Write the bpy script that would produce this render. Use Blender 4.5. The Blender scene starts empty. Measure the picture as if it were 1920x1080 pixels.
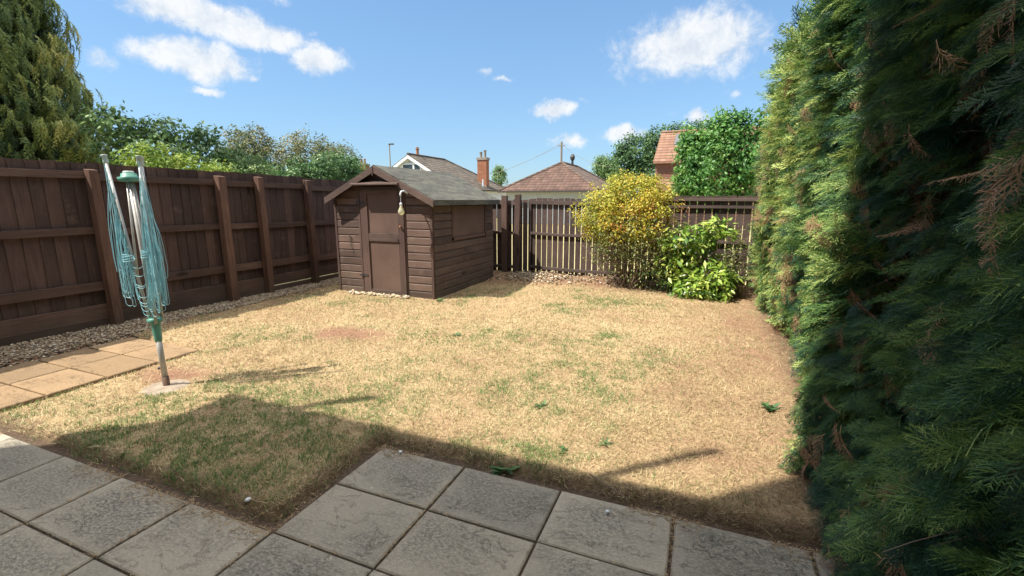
import bpy, math, random
import numpy as np
from mathutils import Vector, Matrix
R = math.radians
rng = np.random.default_rng(7)
random.seed(7)
S = bpy.context.scene
COL = S.collection

# ------------------------------------------------------------------ camera
cd = bpy.data.cameras.new("camera"); cam = bpy.data.objects.new("camera", cd); COL.objects.link(cam)
cam.location = (0, 0, 1.6)
cam.rotation_euler = (R(90 - 10.8), 0, R(22.29))
cd.sensor_width = 36; cd.lens = 36 * 865 / 1920; cd.clip_start = 0.05; cd.clip_end = 2000
S.camera = cam

# ------------------------------------------------------------------ sun, sky, exposure
SUNV = Vector((-0.52, -0.46, 1.0)).normalized()
sl = bpy.data.lights.new("sun", 'SUN'); sl.energy = 4.8; sl.angle = R(0.55); sl.color = (1.0, 0.93, 0.82)
so = bpy.data.objects.new("sun", sl); COL.objects.link(so); so.location = (-8, -8, 20)
so.rotation_euler = SUNV.to_track_quat('Z', 'Y').to_euler()
S.view_settings.view_transform = 'Standard'; S.view_settings.look = 'None'
S.view_settings.exposure = 0.9; S.view_settings.gamma = 1.0
S.render.engine = 'CYCLES'
W = bpy.data.worlds.new("World"); S.world = W; W.use_nodes = True
# clouds: direction x, y, z, half width, half height, opacity
CLOUDS = [(-0.791, 0.535, 0.297, 0.067, 0.025, 1), (-0.758, 0.585, 0.288, 0.075, 0.026, 1), (-0.729, 0.626, 0.277, 0.068, 0.02, 1), (-0.797, 0.56, 0.228, 0.081, 0.026, 1), (-0.668, 0.701, 0.25, 0.05, 0.024, 1), (-0.862, 0.459, 0.214, 0.026, 0.018, 0.6), (-0.802, 0.568, 0.185, 0.029, 0.009, 0.8), (-0.838, 0.498, 0.222, 0.023, 0.012, 0.45), (-0.747, 0.63, 0.212, 0.016, 0.008, 0.5), (-0.67, 0.684, 0.288, 0.026, 0.014, 0.35), (-0.039, 0.961, 0.275, 0.118, 0.048, 1), (-0.294, 0.939, 0.178, 0.043, 0.014, 1), (-0.265, 0.957, 0.12, 0.048, 0.015, 0.65), (-0.161, 0.979, 0.127, 0.039, 0.015, 0.9), (-0.422, 0.872, 0.249, 0.019, 0.009, 0.5), (-0.383, 0.893, 0.237, 0.029, 0.006, 0.6), (-0.231, 0.954, 0.191, 0.021, 0.008, 0.4), (-0.021, 0.988, 0.154, 0.026, 0.013, 0.8), (0.044, 0.981, 0.191, 0.021, 0.01, 0.5), (-0.075, 0.984, 0.161, 0.019, 0.008, 0.3), (-0.691, 0.642, 0.332, 0.027, 0.009, 0.4)]
SKY_STR = 0.15

class NT:
    """compact node-tree writer"""
    def __init__(s, tree):
        s.t = tree; s.t.nodes.clear()
    def n(s, kind, ins=None, **props):
        nd = s.t.nodes.new(kind)
        for k, v in props.items(): setattr(nd, k, v)
        for k, v in (ins or {}).items():
            i = nd.inputs[k]
            if isinstance(v, bpy.types.NodeSocket): s.t.links.new(v, i)
            elif isinstance(v, tuple) and len(v) == 3 and i.type == 'RGBA': i.default_value = (*v, 1)
            else: i.default_value = v
        return nd
    def math(s, op, a, b=0.0, c=0.0, clamp=False):
        return s.n('ShaderNodeMath', {0: a, 1: b, 2: c}, operation=op, use_clamp=clamp).outputs[0]
    def vmath(s, op, a, b=(0, 0, 0)):
        nd = s.n('ShaderNodeVectorMath', {0: a, 1: b}, operation=op)
        return nd.outputs['Value'] if op in ('DOT_PRODUCT', 'LENGTH', 'DISTANCE') else nd.outputs[0]
    def noise(s, vec, scale=5.0, detail=4.0, rough=0.55, dist=0.0, color=False):
        nd = s.n('ShaderNodeTexNoise', {'Vector': vec, 'Scale': scale, 'Detail': detail, 'Roughness': rough, 'Distortion': dist})
        return nd.outputs['Color' if color else 'Fac']
    def ramp(s, fac, stops, interp='LINEAR'):
        nd = s.n('ShaderNodeValToRGB', {'Fac': fac}); cr = nd.color_ramp; cr.interpolation = interp
        while len(cr.elements) < len(stops): cr.elements.new(0.5)
        for e, (p, c) in zip(cr.elements, stops): e.position = p; e.color = (*c, 1)
        return nd.outputs[0]
    def mix(s, fac, a, b, mode='MIX'):
        nd = s.n('ShaderNodeMix', {0: fac, 6: a, 7: b}, data_type='RGBA', blend_type=mode)
        return nd.outputs[2]
    def maprange(s, v, a, b, c=0.0, d=1.0, smooth=False):
        return s.n('ShaderNodeMapRange', {0: v, 1: a, 2: b, 3: c, 4: d}, interpolation_type='SMOOTHSTEP' if smooth else 'LINEAR').outputs[0]
    def scalev(s, vec, sc):
        return s.n('ShaderNodeMapping', {'Vector': vec, 'Scale': sc}).outputs[0]

nt = NT(W.node_tree)
sky = nt.n('ShaderNodeTexSky', sky_type='NISHITA', sun_disc=False, sun_elevation=math.asin(SUNV.z),
           sun_rotation=math.atan2(SUNV.x, SUNV.y), air_density=1.25, dust_density=0.35, ozone_density=2.2, altitude=30)
d0 = nt.n('ShaderNodeTexCoord').outputs['Generated']
wob = nt.vmath('SUBTRACT', nt.noise(d0, 14, 5, 0.62, color=True), (0.5, 0.5, 0.5))
d1 = nt.vmath('ADD', d0, nt.vmath('MULTIPLY', wob, (0.075, 0.075, 0.045)))
puff = nt.noise(d0, 24, 9, 0.66, 0.3)
mask = None
for (x, y, z, w, h, k) in CLOUDS:
    c = Vector((x, y, z)).normalized(); rt = c.cross(Vector((0, 0, 1))).normalized(); up = rt.cross(c)
    dv = nt.vmath('SUBTRACT', d1, tuple(c))
    a = nt.math('MULTIPLY', nt.vmath('DOT_PRODUCT', dv, tuple(rt)), 0.76 / w)
    b = nt.math('MULTIPLY', nt.vmath('DOT_PRODUCT', dv, tuple(up)), 0.72 / h)
    r2 = nt.math('ADD', nt.math('MULTIPLY', a, a), nt.math('MULTIPLY', b, b))
    v = nt.maprange(nt.math('SQRT', r2), 1.25, 0.15, 0.0, k)
    mask = v if mask is None else nt.math('MAXIMUM', mask, v)
dens = nt.maprange(nt.math('ADD', mask, nt.math('MULTIPLY', nt.math('SUBTRACT', puff, 0.5), 1.1)), 0.22, 0.78, 0, 1, smooth=True)
dens = nt.math('MULTIPLY', dens, nt.maprange(mask, 0.0, 0.15), clamp=True)
cl_col = nt.mix(nt.maprange(puff, 0.35, 0.6), (2.65, 2.9, 3.2), (3.55, 3.6, 3.65))
tinted = nt.mix(1.0, nt.n('ShaderNodeGamma', {'Color': sky.outputs[0], 'Gamma': 0.6}).outputs[0], (0.64, 0.905, 1.20), 'MULTIPLY')
skyc = nt.mix(nt.math('MULTIPLY', dens, 0.93), tinted, cl_col)
# bright broken cloud added overhead, outside the view, as fill light
ovh_fill = nt.maprange(nt.vmath('DOT_PRODUCT', d0, (0.12, 0.10, 0.987)), 0.64, 0.86, smooth=True)
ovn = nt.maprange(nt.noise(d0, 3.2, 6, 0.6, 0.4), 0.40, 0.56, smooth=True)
skyc = nt.mix(nt.math('MULTIPLY', ovh_fill, ovn), skyc, (12.5, 12.0, 11.3))
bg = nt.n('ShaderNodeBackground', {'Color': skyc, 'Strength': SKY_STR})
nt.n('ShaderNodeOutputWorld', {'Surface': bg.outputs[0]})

# ------------------------------------------------------------------ materials
def new_mat(name):
    m = bpy.data.materials.new(name); m.use_nodes = True
    return m, NT(m.node_tree)
def finish(t, color, rough=0.8, bump=None, bstr=0.3, bdist=0.01, spec=0.3, metal=0.0, trans=0.0, normal=None):
    ins = {'Base Color': color, 'Roughness': rough, 'Metallic': metal, 'Specular IOR Level': spec}
    if bump is not None:
        ins['Normal'] = t.n('ShaderNodeBump', {'Height': bump, 'Strength': bstr, 'Distance': bdist}).outputs[0]
    p = t.n('ShaderNodeBsdfPrincipled', ins)
    out = p.outputs[0]
    if trans > 0:
        tr = t.n('ShaderNodeBsdfTranslucent', {'Color': color})
        out = t.n('ShaderNodeMixShader', {0: trans, 1: out, 2: tr.outputs[0]}).outputs[0]
    t.n('ShaderNodeOutputMaterial', {'Surface': out})
def pos(t): return t.n('ShaderNodeNewGeometry').outputs['Position']
def att(t): return t.n('ShaderNodeAttribute', attribute_name='tint').outputs['Fac']

def m_simple(name, c1, c2, scale=8, rough=0.7, bstr=0.2, spec=0.3, metal=0.0, detail=5, bscale=None):
    m, t = new_mat(name); p = pos(t)
    f = t.noise(p, scale, detail, 0.6)
    f = t.maprange(f, 0.3, 0.7)
    finish(t, t.mix(f, c1, c2), rough, t.noise(p, bscale or scale * 6, 4, 0.6), bstr, 0.004, spec, metal)
    return m
def m_wood(name, c1, c2, grain=(14, 14, 1.2), rough=0.8, bstr=0.35, knots=True, fade=None, spec=0.25):
    m, t = new_mat(name); p = pos(t); a = att(t)
    off = t.n('ShaderNodeCombineXYZ', {0: t.math('MULTIPLY', a, 37.0), 1: t.math('MULTIPLY', a, 19.0), 2: t.math('MULTIPLY', a, 53.0)}).outputs[0]
    q = t.vmath('ADD', p, off)
    g = t.noise(t.scalev(q, grain), 3.0, 7, 0.65, 0.6)
    blot = t.maprange(t.noise(q, 1.6, 5, 0.6), 0.3, 0.72)
    col = t.mix(t.maprange(g, 0.3, 0.72), c1, c2)
    dirt = t.maprange(t.math('SUBTRACT', t.noise(q, 3, 5, .6), t.math('MULTIPLY', t.n('ShaderNodeSeparateXYZ', {0: p}).outputs[2], 0.55)), 0.28, 0.52)
    col = t.mix(t.math('MULTIPLY', dirt, 0.45), col, (0.085, 0.080, 0.055))
    col = t.mix(t.math('MULTIPLY', blot, 0.62), col, tuple(x * 0.62 for x in c1))
    col = t.mix(1.0, col, t.ramp(a, [(0, (0.72, 0.72, 0.72)), (1, (1.3, 1.27, 1.24))]), 'MULTIPLY')
    if knots:
        v = t.n('ShaderNodeTexVoronoi', {'Vector': t.scalev(q, tuple(0.35 * (1 if gg > 5 else .35) for gg in grain)), 'Scale': 9.0}).outputs['Distance']
        col = t.mix(t.maprange(v, 0.13, 0.05), col, tuple(x * 0.35 for x in c1))
    if fade:
        fz = t.maprange(t.math('ADD', t.noise(q, 5, 5, .6), 0), 0.58, 0.74)
        col = t.mix(t.math('MULTIPLY', fz, 0.5), col, fade)
    finish(t, col, rough, g, bstr, 0.004, spec)
    return m
def m_leaf(name, stops, rough=0.5, trans=0.3, spec=0.35):
    m, t = new_mat(name); a = att(t); p = pos(t)
    f = t.math('ADD', a, t.math('MULTIPLY', t.math('SUBTRACT', t.noise(p, 1.1, 3), 0.5), 0.5), clamp=True)
    finish(t, t.ramp(f, stops), rough, None, trans=trans, spec=spec)
    return m

BR1, BR2 = (0.052, 0.026, 0.021), (0.105, 0.058, 0.046)
MAT = {}
MAT['fence'] = m_wood('dark_stained_boards', (0.068, 0.043, 0.036), (0.125, 0.080, 0.064), (13, 13, 0.9), 0.8, 0.4, fade=(0.17, 0.12, 0.095))
MAT['fence_h'] = m_wood('dark_stained_rails', (0.075, 0.048, 0.038), (0.165, 0.105, 0.080), (14, 0.9, 14), 0.78, 0.4)
MAT['post'] = m_wood('stained_posts', (0.080, 0.046, 0.034), (0.20, 0.112, 0.078), (14, 14, 0.9), 0.75, 0.4)
MAT['picket'] = m_wood('brown_pickets', (0.070, 0.047, 0.043), (0.125, 0.088, 0.080), (14, 14, 1.0), 0.8, 0.3, fade=(0.15, 0.12, 0.105))
MAT['picket_h'] = m_wood('brown_picket_rails', (0.095, 0.068, 0.062), (0.17, 0.125, 0.112), (1.0, 14, 14), 0.8, 0.3)
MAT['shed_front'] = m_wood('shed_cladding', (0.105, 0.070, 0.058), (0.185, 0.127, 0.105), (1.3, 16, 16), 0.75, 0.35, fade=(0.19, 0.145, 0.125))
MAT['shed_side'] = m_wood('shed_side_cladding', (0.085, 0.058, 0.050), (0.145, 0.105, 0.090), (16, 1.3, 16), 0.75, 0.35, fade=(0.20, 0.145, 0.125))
MAT['trim'] = m_wood('shed_trim', (0.080, 0.050, 0.043), (0.135, 0.088, 0.076), (14, 14, 1.2), 0.72, 0.3)
MAT['trim_h'] = m_wood('shed_trim_level', (0.085, 0.056, 0.047), (0.150, 0.105, 0.090), (1.2, 14, 14), 0.72, 0.3)
MAT['ply'] = m_simple('painted_plywood', (0.102, 0.065, 0.051), (0.145, 0.092, 0.072), 2.2, 0.7, 0.12)
MAT['steel'] = m_simple('galvanised_tube', (0.34, 0.33, 0.31), (0.46, 0.45, 0.42), 20, 0.5, 0.05, 0.5, 0.45)
MAT['greyplastic'] = m_simple('pale_plastic', (0.42, 0.52, 0.50), (0.52, 0.60, 0.57), 20, 0.45, 0.03)
MAT['greenplastic'] = m_simple('green_plastic', (0.055, 0.20, 0.155), (0.10, 0.29, 0.23), 12, 0.42, 0.03, 0.45)
MAT['line'] = m_simple('turquoise_line', (0.19, 0.44, 0.50), (0.34, 0.58, 0.63), 6, 0.5, 0.0, 0.4)
MAT['white'] = m_simple('white_paint', (0.62, 0.66, 0.70), (0.70, 0.74, 0.78), 4, 0.5, 0.05)
MAT['render'] = m_simple('pale_render', (0.34, 0.37, 0.40), (0.41, 0.44, 0.47), 3, 0.85, 0.1)
MAT['dark'] = m_simple('dark_metal', (0.03, 0.028, 0.026), (0.06, 0.05, 0.045), 30, 0.5, 0.1, 0.5)
MAT['rust'] = m_simple('rusted_socket', (0.16, 0.075, 0.035), (0.10, 0.08, 0.07), 40, 0.85, 0.4)
MAT['concrete'] = m_simple('pale_concrete', (0.20, 0.155, 0.115), (0.36, 0.295, 0.225), 14, 0.92, 0.8, bscale=60)
MAT['bark'] = m_simple('bark', (0.10, 0.065, 0.045), (0.19, 0.14, 0.10), 18, 0.9, 0.6)
MAT['twig'] = m_simple('grey_brown_twig', (0.17, 0.12, 0.085), (0.27, 0.20, 0.15), 22, 0.85, 0.3)
MAT['pot'] = m_simple('clay_pot', (0.28, 0.12, 0.07), (0.36, 0.17, 0.10), 9, 0.8, 0.1)
MAT['potgrey'] = m_simple('weathered_pot', (0.20, 0.17, 0.14), (0.30, 0.26, 0.22), 9, 0.8, 0.1)

def m_glass(name, col=(0.03, 0.04, 0.05)):
    m, t = new_mat(name); finish(t, col, 0.12, None, spec=0.6); return m
MAT['pane'] = m_glass('window_glass')
m, t = new_mat('bulb_glass')
t.n('ShaderNodeOutputMaterial', {'Surface': t.n('ShaderNodeMixShader', {0: 0.55,
    1: t.n('ShaderNodeBsdfPrincipled', {'Base Color': (0.80, 0.78, 0.55), 'Roughness': 0.15, 'Specular IOR Level': 0.6}).outputs[0],
    2: t.n('ShaderNodeBsdfTransparent', {'Color': (0.95, 0.93, 0.8)}).outputs[0]}).outputs[0]})
MAT['bulb'] = m

# roofing felt
m, t = new_mat('mineral_felt'); p = pos(t)
c = t.mix(t.maprange(t.noise(p, 55, 3, 0.7), 0.38, 0.62), (0.040, 0.040, 0.036), (0.128, 0.127, 0.113))
c = t.mix(t.math('MULTIPLY', t.maprange(t.noise(t.scalev(p, (1.0, 0.35, 1.0)), 7, 6, 0.7), 0.45, 0.62), 0.65), c, (0.17, 0.165, 0.13))
c = t.mix(t.math('MULTIPLY', t.maprange(t.noise(p, 2.4, 4), 0.5, 0.7), 0.45), c, (0.095, 0.098, 0.080))
finish(t, c, 0.95, t.noise(p, 70, 4, .7), 0.7, 0.006, 0.15); MAT['felt'] = m

def m_tiles(name, c1, c2, c3, ax, wid=0.30, gauge=0.32, moss=None):
    """concrete tiles: ax = 0 columns run along x, 1 along y; courses follow height"""
    m, t = new_mat(name); p = pos(t); s3 = t.n('ShaderNodeSeparateXYZ', {0: p})
    u = t.math('DIVIDE', s3.outputs[ax], wid); z = t.math('DIVIDE', s3.outputs[2], gauge)
    row = t.math('FLOOR', z); fz = t.math('FRACT', z); fu = t.math('FRACT', u); cu = t.math('FLOOR', u)
    wn = t.n('ShaderNodeTexWhiteNoise', {'Vector': t.n('ShaderNodeCombineXYZ', {0: cu, 1: row, 2: 0.0}).outputs[0]}).outputs['Value']
    col = t.ramp(wn, [(0, c1), (0.5, c2), (1, c3)])
    col = t.mix(t.math('MULTIPLY', t.maprange(t.noise(p, 1.2, 5), 0.42, 0.66), 0.5), col, moss or tuple(x * 0.6 for x in c1))
    lip = t.maprange(fz, 0.0, 0.13, 0.0, 1.0); roll = t.math('SINE', t.math('MULTIPLY', fu, math.pi))
    h = t.math('ADD', t.math('MULTIPLY', t.math('SUBTRACT', 1.0, fz), 0.8), t.math('MULTIPLY', roll, 0.5))
    gap = t.math('MAXIMUM', t.maprange(fz, 0.34, 0.05), t.math('MULTIPLY', t.maprange(fu, 0.07, 0.02), 0.6))
    col = t.mix(t.math('MULTIPLY', gap, 0.75), col, (0.025, 0.02, 0.017))
    finish(t, col, 0.88, h, 0.9, 0.06, 0.2)
    return m
MAT['tile_brown_x'] = m_tiles('brown_tiles_front', (0.110, 0.068, 0.052), (0.140, 0.084, 0.064), (0.165, 0.102, 0.078), 0, 0.30, 0.175)
MAT['tile_brown_y'] = m_tiles('brown_tiles_side', (0.12, 0.088, 0.072), (0.15, 0.11, 0.088), (0.18, 0.13, 0.105), 1, 0.30, 0.175)
MAT['tile_grey_y'] = m_tiles('weathered_tiles', (0.10, 0.086, 0.070), (0.135, 0.115, 0.092), (0.175, 0.14, 0.11), 1, 0.33, 0.20)
MAT['tile_grey_x'] = m_tiles('weathered_tiles_end', (0.10, 0.086, 0.070), (0.135, 0.115, 0.092), (0.175, 0.14, 0.11), 0, 0.33, 0.20)
MAT['tile_orange'] = m_tiles('orange_tiles', (0.22, 0.115, 0.075), (0.27, 0.145, 0.092), (0.32, 0.19, 0.125), 0, 0.40, 0.24, moss=(0.22, 0.13, 0.09))

def m_brick(name, c1, c2, mortar, sc=1.0, ax=0):
    m, t = new_mat(name); p = pos(t); s3 = t.n('ShaderNodeSeparateXYZ', {0: p})
    u = t.math('ADD', s3.outputs[0], s3.outputs[1])
    v = t.n('ShaderNodeCombineXYZ', {0: u, 1: s3.outputs[2], 2: 0.0}).outputs[0]
    b = t.n('ShaderNodeTexBrick', {'Vector': v, 'Color1': c1, 'Color2': c2, 'Mortar': mortar, 'Scale': 1.0, 'Mortar Size': 0.008 * sc,
                                   'Mortar Smooth': 0.2, 'Bias': 0.0, 'Brick Width': 0.225 * sc, 'Row Height': 0.075 * sc})
    c = t.mix(t.math('MULTIPLY', t.noise(p, 2.5, 5), 0.5), b.outputs[0], tuple(x * 0.6 for x in c1))
    finish(t, c, 0.9, b.outputs['Fac'], -0.4, 0.01, 0.2); return m
MAT['brick'] = m_brick('red_brick', (0.21, 0.085, 0.058), (0.28, 0.125, 0.082), (0.27, 0.22, 0.18))
MAT['brick_far'] = m_brick('orange_brick', (0.30, 0.10, 0.05), (0.38, 0.16, 0.08), (0.30, 0.22, 0.17), 1.7)

# patio slabs: riven, stained
def m_slab(name, c1, c2, stain, sstr):
    m, t = new_mat(name); p = pos(t); a = att(t)
    off = t.n('ShaderNodeCombineXYZ', {0: t.math('MULTIPLY', a, 23.0), 1: t.math('MULTIPLY', a, 41.0), 2: 0.0}).outputs[0]
    q = t.vmath('ADD', p, off)
    wob = t.vmath('MULTIPLY', t.vmath('SUBTRACT', t.noise(q, 3.0, 4, .6, color=True), (.5, .5, .5)), (0.35, 0.35, 0))
    q2 = t.vmath('ADD', q, wob)
    riven = t.noise(t.scalev(q2, (1.0, 3.0, 1.0)), 2.4, 7, 0.60, 0.5)
    terr = t.math('PINGPONG', t.math('MULTIPLY', riven, 7.0), 1.0)      # terraces of split stone
    fine = t.noise(q, 90, 4, 0.7)
    mott = t.noise(t.scalev(q, (1.0, 1.6, 1.0)), 48, 5, 0.85, 0.0)
    base = t.mix(t.maprange(fine, 0.3, 0.7), c1, c2)
    s3 = t.n('ShaderNodeSeparateXYZ', {0: p})
    fxx = t.math('FRACT', t.math('DIVIDE', t.math('ADD', s3.outputs[0], 6.68), 0.605)); fyy = t.math('FRACT', t.math('DIVIDE', t.math('ADD', s3.outputs[1], 4.61), 0.43))
    ex = t.math('MULTIPLY', t.math('SUBTRACT', 0.5, t.math('ABSOLUTE', t.math('SUBTRACT', fxx, 0.5))), 0.605)
    ey = t.math('MULTIPLY', t.math('SUBTRACT', 0.5, t.math('ABSOLUTE', t.math('SUBTRACT', fyy, 0.5))), 0.43)
    inner = t.maprange(t.math('ADD', t.math('MINIMUM', ex, ey), t.math('MULTIPLY', t.math('SUBTRACT', t.noise(q, 9, 4), 0.5), 0.22)), 0.0, 0.08, 0.30, 1.0)
    big = t.math('MULTIPLY', inner, t.maprange(t.noise(q, 1.7, 3, 0.5, 0.3), 0.30, 0.56))
    st = t.math('MULTIPLY', t.math('MULTIPLY', big, t.maprange(mott, 0.42, 0.56)), sstr)
    base = t.mix(st, base, stain)
    base = t.mix(t.math('MULTIPLY', t.maprange(t.noise(q, 1.4, 3), 0.4, 0.7), 0.25), base, tuple(x * 0.72 for x in c1))
    rare = t.maprange(t.noise(q, 2.6, 3), 0.44, 0.56)
    wr = t.noise(t.scalev(q2, (1.0, 2.2, 1.0)), 2.0, 9, 0.68, 0.3)
    ck = t.math('MULTIPLY', t.maprange(t.math('ABSOLUTE', t.math('SUBTRACT', wr, 0.5)), 0.0075, 0.0), rare)
    wr2 = t.math('MULTIPLY', t.maprange(t.math('ABSOLUTE', t.math('SUBTRACT', t.noise(t.scalev(q2, (.8, 2.6, 1.0)), 2.6, 9, 0.7, 0.2), 0.52)), 0.006, 0.0), t.maprange(t.noise(q, 3.1, 2), 0.48, 0.6))
    ck = t.math('MAXIMUM', ck, wr2)
    lich = t.maprange(t.n('ShaderNodeTexVoronoi', {'Vector': t.vmath('ADD', q, t.vmath('MULTIPLY', t.noise(q, 40, 3, .6, color=True), (.02, .02, 0))), 'Scale': 11.0}).outputs['Distance'], 0.17, 0.10)
    base = t.mix(t.math('MULTIPLY', t.math('MULTIPLY', lich, t.maprange(t.noise(q, 5, 2), .55, .65)), 0.55), base, tuple(min(1, x * 1.35) for x in c2))
    base = t.mix(t.math('MULTIPLY', ck, 0.42), base, (0.05, 0.043, 0.035))
    base = t.mix(1.0, base, t.ramp(a, [(0, (0.80, 0.80, 0.79)), (0.5, (1.0, 0.98, 0.95)), (1, (1.14, 1.13, 1.11))]), 'MULTIPLY')
    h = t.math('SUBTRACT', t.math('ADD', t.math('MULTIPLY', terr, 0.09), t.math('ADD', t.math('MULTIPLY', riven, 1.5), t.math('MULTIPLY', fine, 0.12))), ck)
    finish(t, base, 0.9, t.math('ADD', h, t.math('MULTIPLY', mott, .4)), 0.55, 0.012, 0.2); return m
MAT['slab'] = m_slab('riven_slab', (0.325, 0.290, 0.235), (0.44, 0.395, 0.32), (0.115, 0.112, 0.097), 0.8)
MAT['slab_path'] = m_slab('path_slab', (0.24, 0.165, 0.095), (0.325, 0.225, 0.135), (0.15, 0.11, 0.07), 0.5)

# soil / dry lawn ground
def lawn_color(t, p, bare):
    n1 = t.noise(p, 2.0, 5, 0.6); n2 = t.noise(p, 38, 5, 0.75); n3 = t.noise(p, 7, 5, .65)
    straw = t.mix(t.maprange(n2, 0.35, 0.65), (0.23, 0.155, 0.085), (0.50, 0.38, 0.215))
    soil = t.mix(t.maprange(n2, 0.3, 0.7), (0.15, 0.085, 0.052), (0.36, 0.21, 0.135))
    return straw, soil, n1, n2, n3
m, t = new_mat('dry_lawn'); p = pos(t); a = att(t)
straw, soil, n1, n2, n3 = lawn_color(t, p, a)
c = t.mix(t.math('ADD', a, t.math('MULTIPLY', t.maprange(n3, 0.55, 0.72), 0.55), clamp=True), straw, soil)
dk = t.n('ShaderNodeAttribute', attribute_name='dark_soil').outputs['Fac']
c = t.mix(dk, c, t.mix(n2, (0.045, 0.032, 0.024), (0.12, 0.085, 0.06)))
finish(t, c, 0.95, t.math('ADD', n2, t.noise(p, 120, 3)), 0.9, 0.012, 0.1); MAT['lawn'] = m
m, t = new_mat('bare_earth'); p = pos(t)
s3 = t.n('ShaderNodeSeparateXYZ', {0: p})
c = t.mix(t.maprange(t.noise(p, 40, 5, .7), .3, .7), (0.05, 0.036, 0.026), (0.15, 0.105, 0.075))
far = t.math('MAXIMUM', t.maprange(s3.outputs[1], 9.3, 9.6), t.maprange(s3.outputs[0], -7.1, -7.3))
g = t.mix(t.maprange(t.noise(p, 0.5, 5), .35, .65), (0.34, 0.30, 0.13), (0.42, 0.36, 0.20))
c = t.mix(far, c, g)
finish(t, c, 0.95, t.noise(p, 60, 5, .7), 0.8, 0.01, 0.1); MAT['earth'] = m

def m_tint(name, stops, rough=0.85, trans=0.0, spec=0.2, bump=0.0):
    m, t = new_mat(name); a = att(t)
    finish(t, t.ramp(a, stops), rough, t.noise(pos(t), 60, 3) if bump else None, bump, 0.004, trans=trans, spec=spec); return m
MAT['blade'] = m_tint('grass_blades', [(0.0, (0.20, 0.125, 0.07)), (0.18, (0.36, 0.255, 0.14)), (0.45, (0.55, 0.43, 0.24)), (0.62, (0.68, 0.57, 0.36)), (0.70, (0.26, 0.27, 0.10)), (0.85, (0.13, 0.225, 0.065)), (1.0, (0.06, 0.14, 0.045))], 0.75, 0.15, 0.2)
MAT['stone'] = m_tint('gravel_stone', [(0, (0.16, 0.12, 0.085)), (0.4, (0.36, 0.28, 0.19)), (0.75, (0.54, 0.44, 0.31)), (1, (0.66, 0.60, 0.50))], 0.9, 0, 0.2, 0.4)
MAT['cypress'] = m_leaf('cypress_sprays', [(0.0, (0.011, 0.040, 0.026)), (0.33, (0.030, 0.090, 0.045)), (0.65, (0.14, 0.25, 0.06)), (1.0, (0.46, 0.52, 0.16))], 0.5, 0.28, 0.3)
MAT['cypress_dead'] = m_leaf('dead_cypress_sprays', [(0.0, (0.10, 0.05, 0.03)), (0.5, (0.24, 0.12, 0.07)), (1.0, (0.40, 0.25, 0.15))], 0.8, 0.15, 0.15)
MAT['spruce'] = m_leaf('conifer_fronds', [(0.0, (0.025, 0.050, 0.024)), (0.4, (0.075, 0.120, 0.040)), (0.75, (0.22, 0.27, 0.065)), (1.0, (0.50, 0.46, 0.13))], 0.6, 0.15, 0.25)
MAT['elder'] = m_leaf('elder_leaves', [(0, (0.08, 0.15, 0.055)), (0.5, (0.17, 0.28, 0.10)), (1, (0.34, 0.46, 0.20))])
MAT['lime'] = m_leaf('yellow_green_leaves', [(0, (0.09, 0.17, 0.02)), (0.5, (0.23, 0.34, 0.045)), (1, (0.46, 0.50, 0.10))], 0.5, 0.35)
MAT['palegreen'] = m_leaf('pale_green_leaves', [(0, (0.07, 0.14, 0.04)), (0.5, (0.18, 0.29, 0.08)), (1, (0.40, 0.50, 0.20))], 0.45, 0.35)
MAT['olive'] = m_leaf('olive_leaves', [(0, (0.09, 0.12, 0.04)), (0.5, (0.18, 0.20, 0.075)), (1, (0.31, 0.26, 0.14))])
MAT['ivy'] = m_leaf('ivy_leaves', [(0, (0.035, 0.09, 0.032)), (0.5, (0.09, 0.19, 0.06)), (1, (0.22, 0.35, 0.13))], 0.4)
MAT['oak'] = m_leaf('dark_tree_leaves', [(0, (0.042, 0.095, 0.042)), (0.5, (0.085, 0.17, 0.06)), (1, (0.16, 0.26, 0.09))])
MAT['cherry'] = m_leaf('cherry_leaves', [(0, (0.045, 0.13, 0.03)), (0.5, (0.11, 0.27, 0.06)), (1, (0.28, 0.44, 0.11))], 0.42, 0.35)
MAT['gold'] = m_leaf('yellow_orange_leaves', [(0, (0.14, 0.20, 0.04)), (0.32, (0.36, 0.39, 0.06)), (0.60, (0.62, 0.53, 0.07)), (0.88, (0.64, 0.36, 0.07)), (1.0, (0.50, 0.19, 0.10))], 0.5, 0.35)
MAT['goldgreen'] = m_leaf('sage_leaves', [(0, (0.07, 0.11, 0.03)), (0.5, (0.19, 0.23, 0.07)), (1, (0.40, 0.38, 0.13))], 0.5, 0.3)
MAT['laurel'] = m_leaf('glossy_laurel_leaves', [(0, (0.06, 0.14, 0.025)), (0.4, (0.20, 0.33, 0.045)), (0.8, (0.44, 0.55, 0.10)), (1, (0.56, 0.60, 0.18))], 0.28, 0.3, 0.5)
MAT['weed'] = m_leaf('weed_leaves', [(0, (0.05, 0.13, 0.045)), (1, (0.14, 0.25, 0.09))], 0.5, 0.3)

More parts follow.
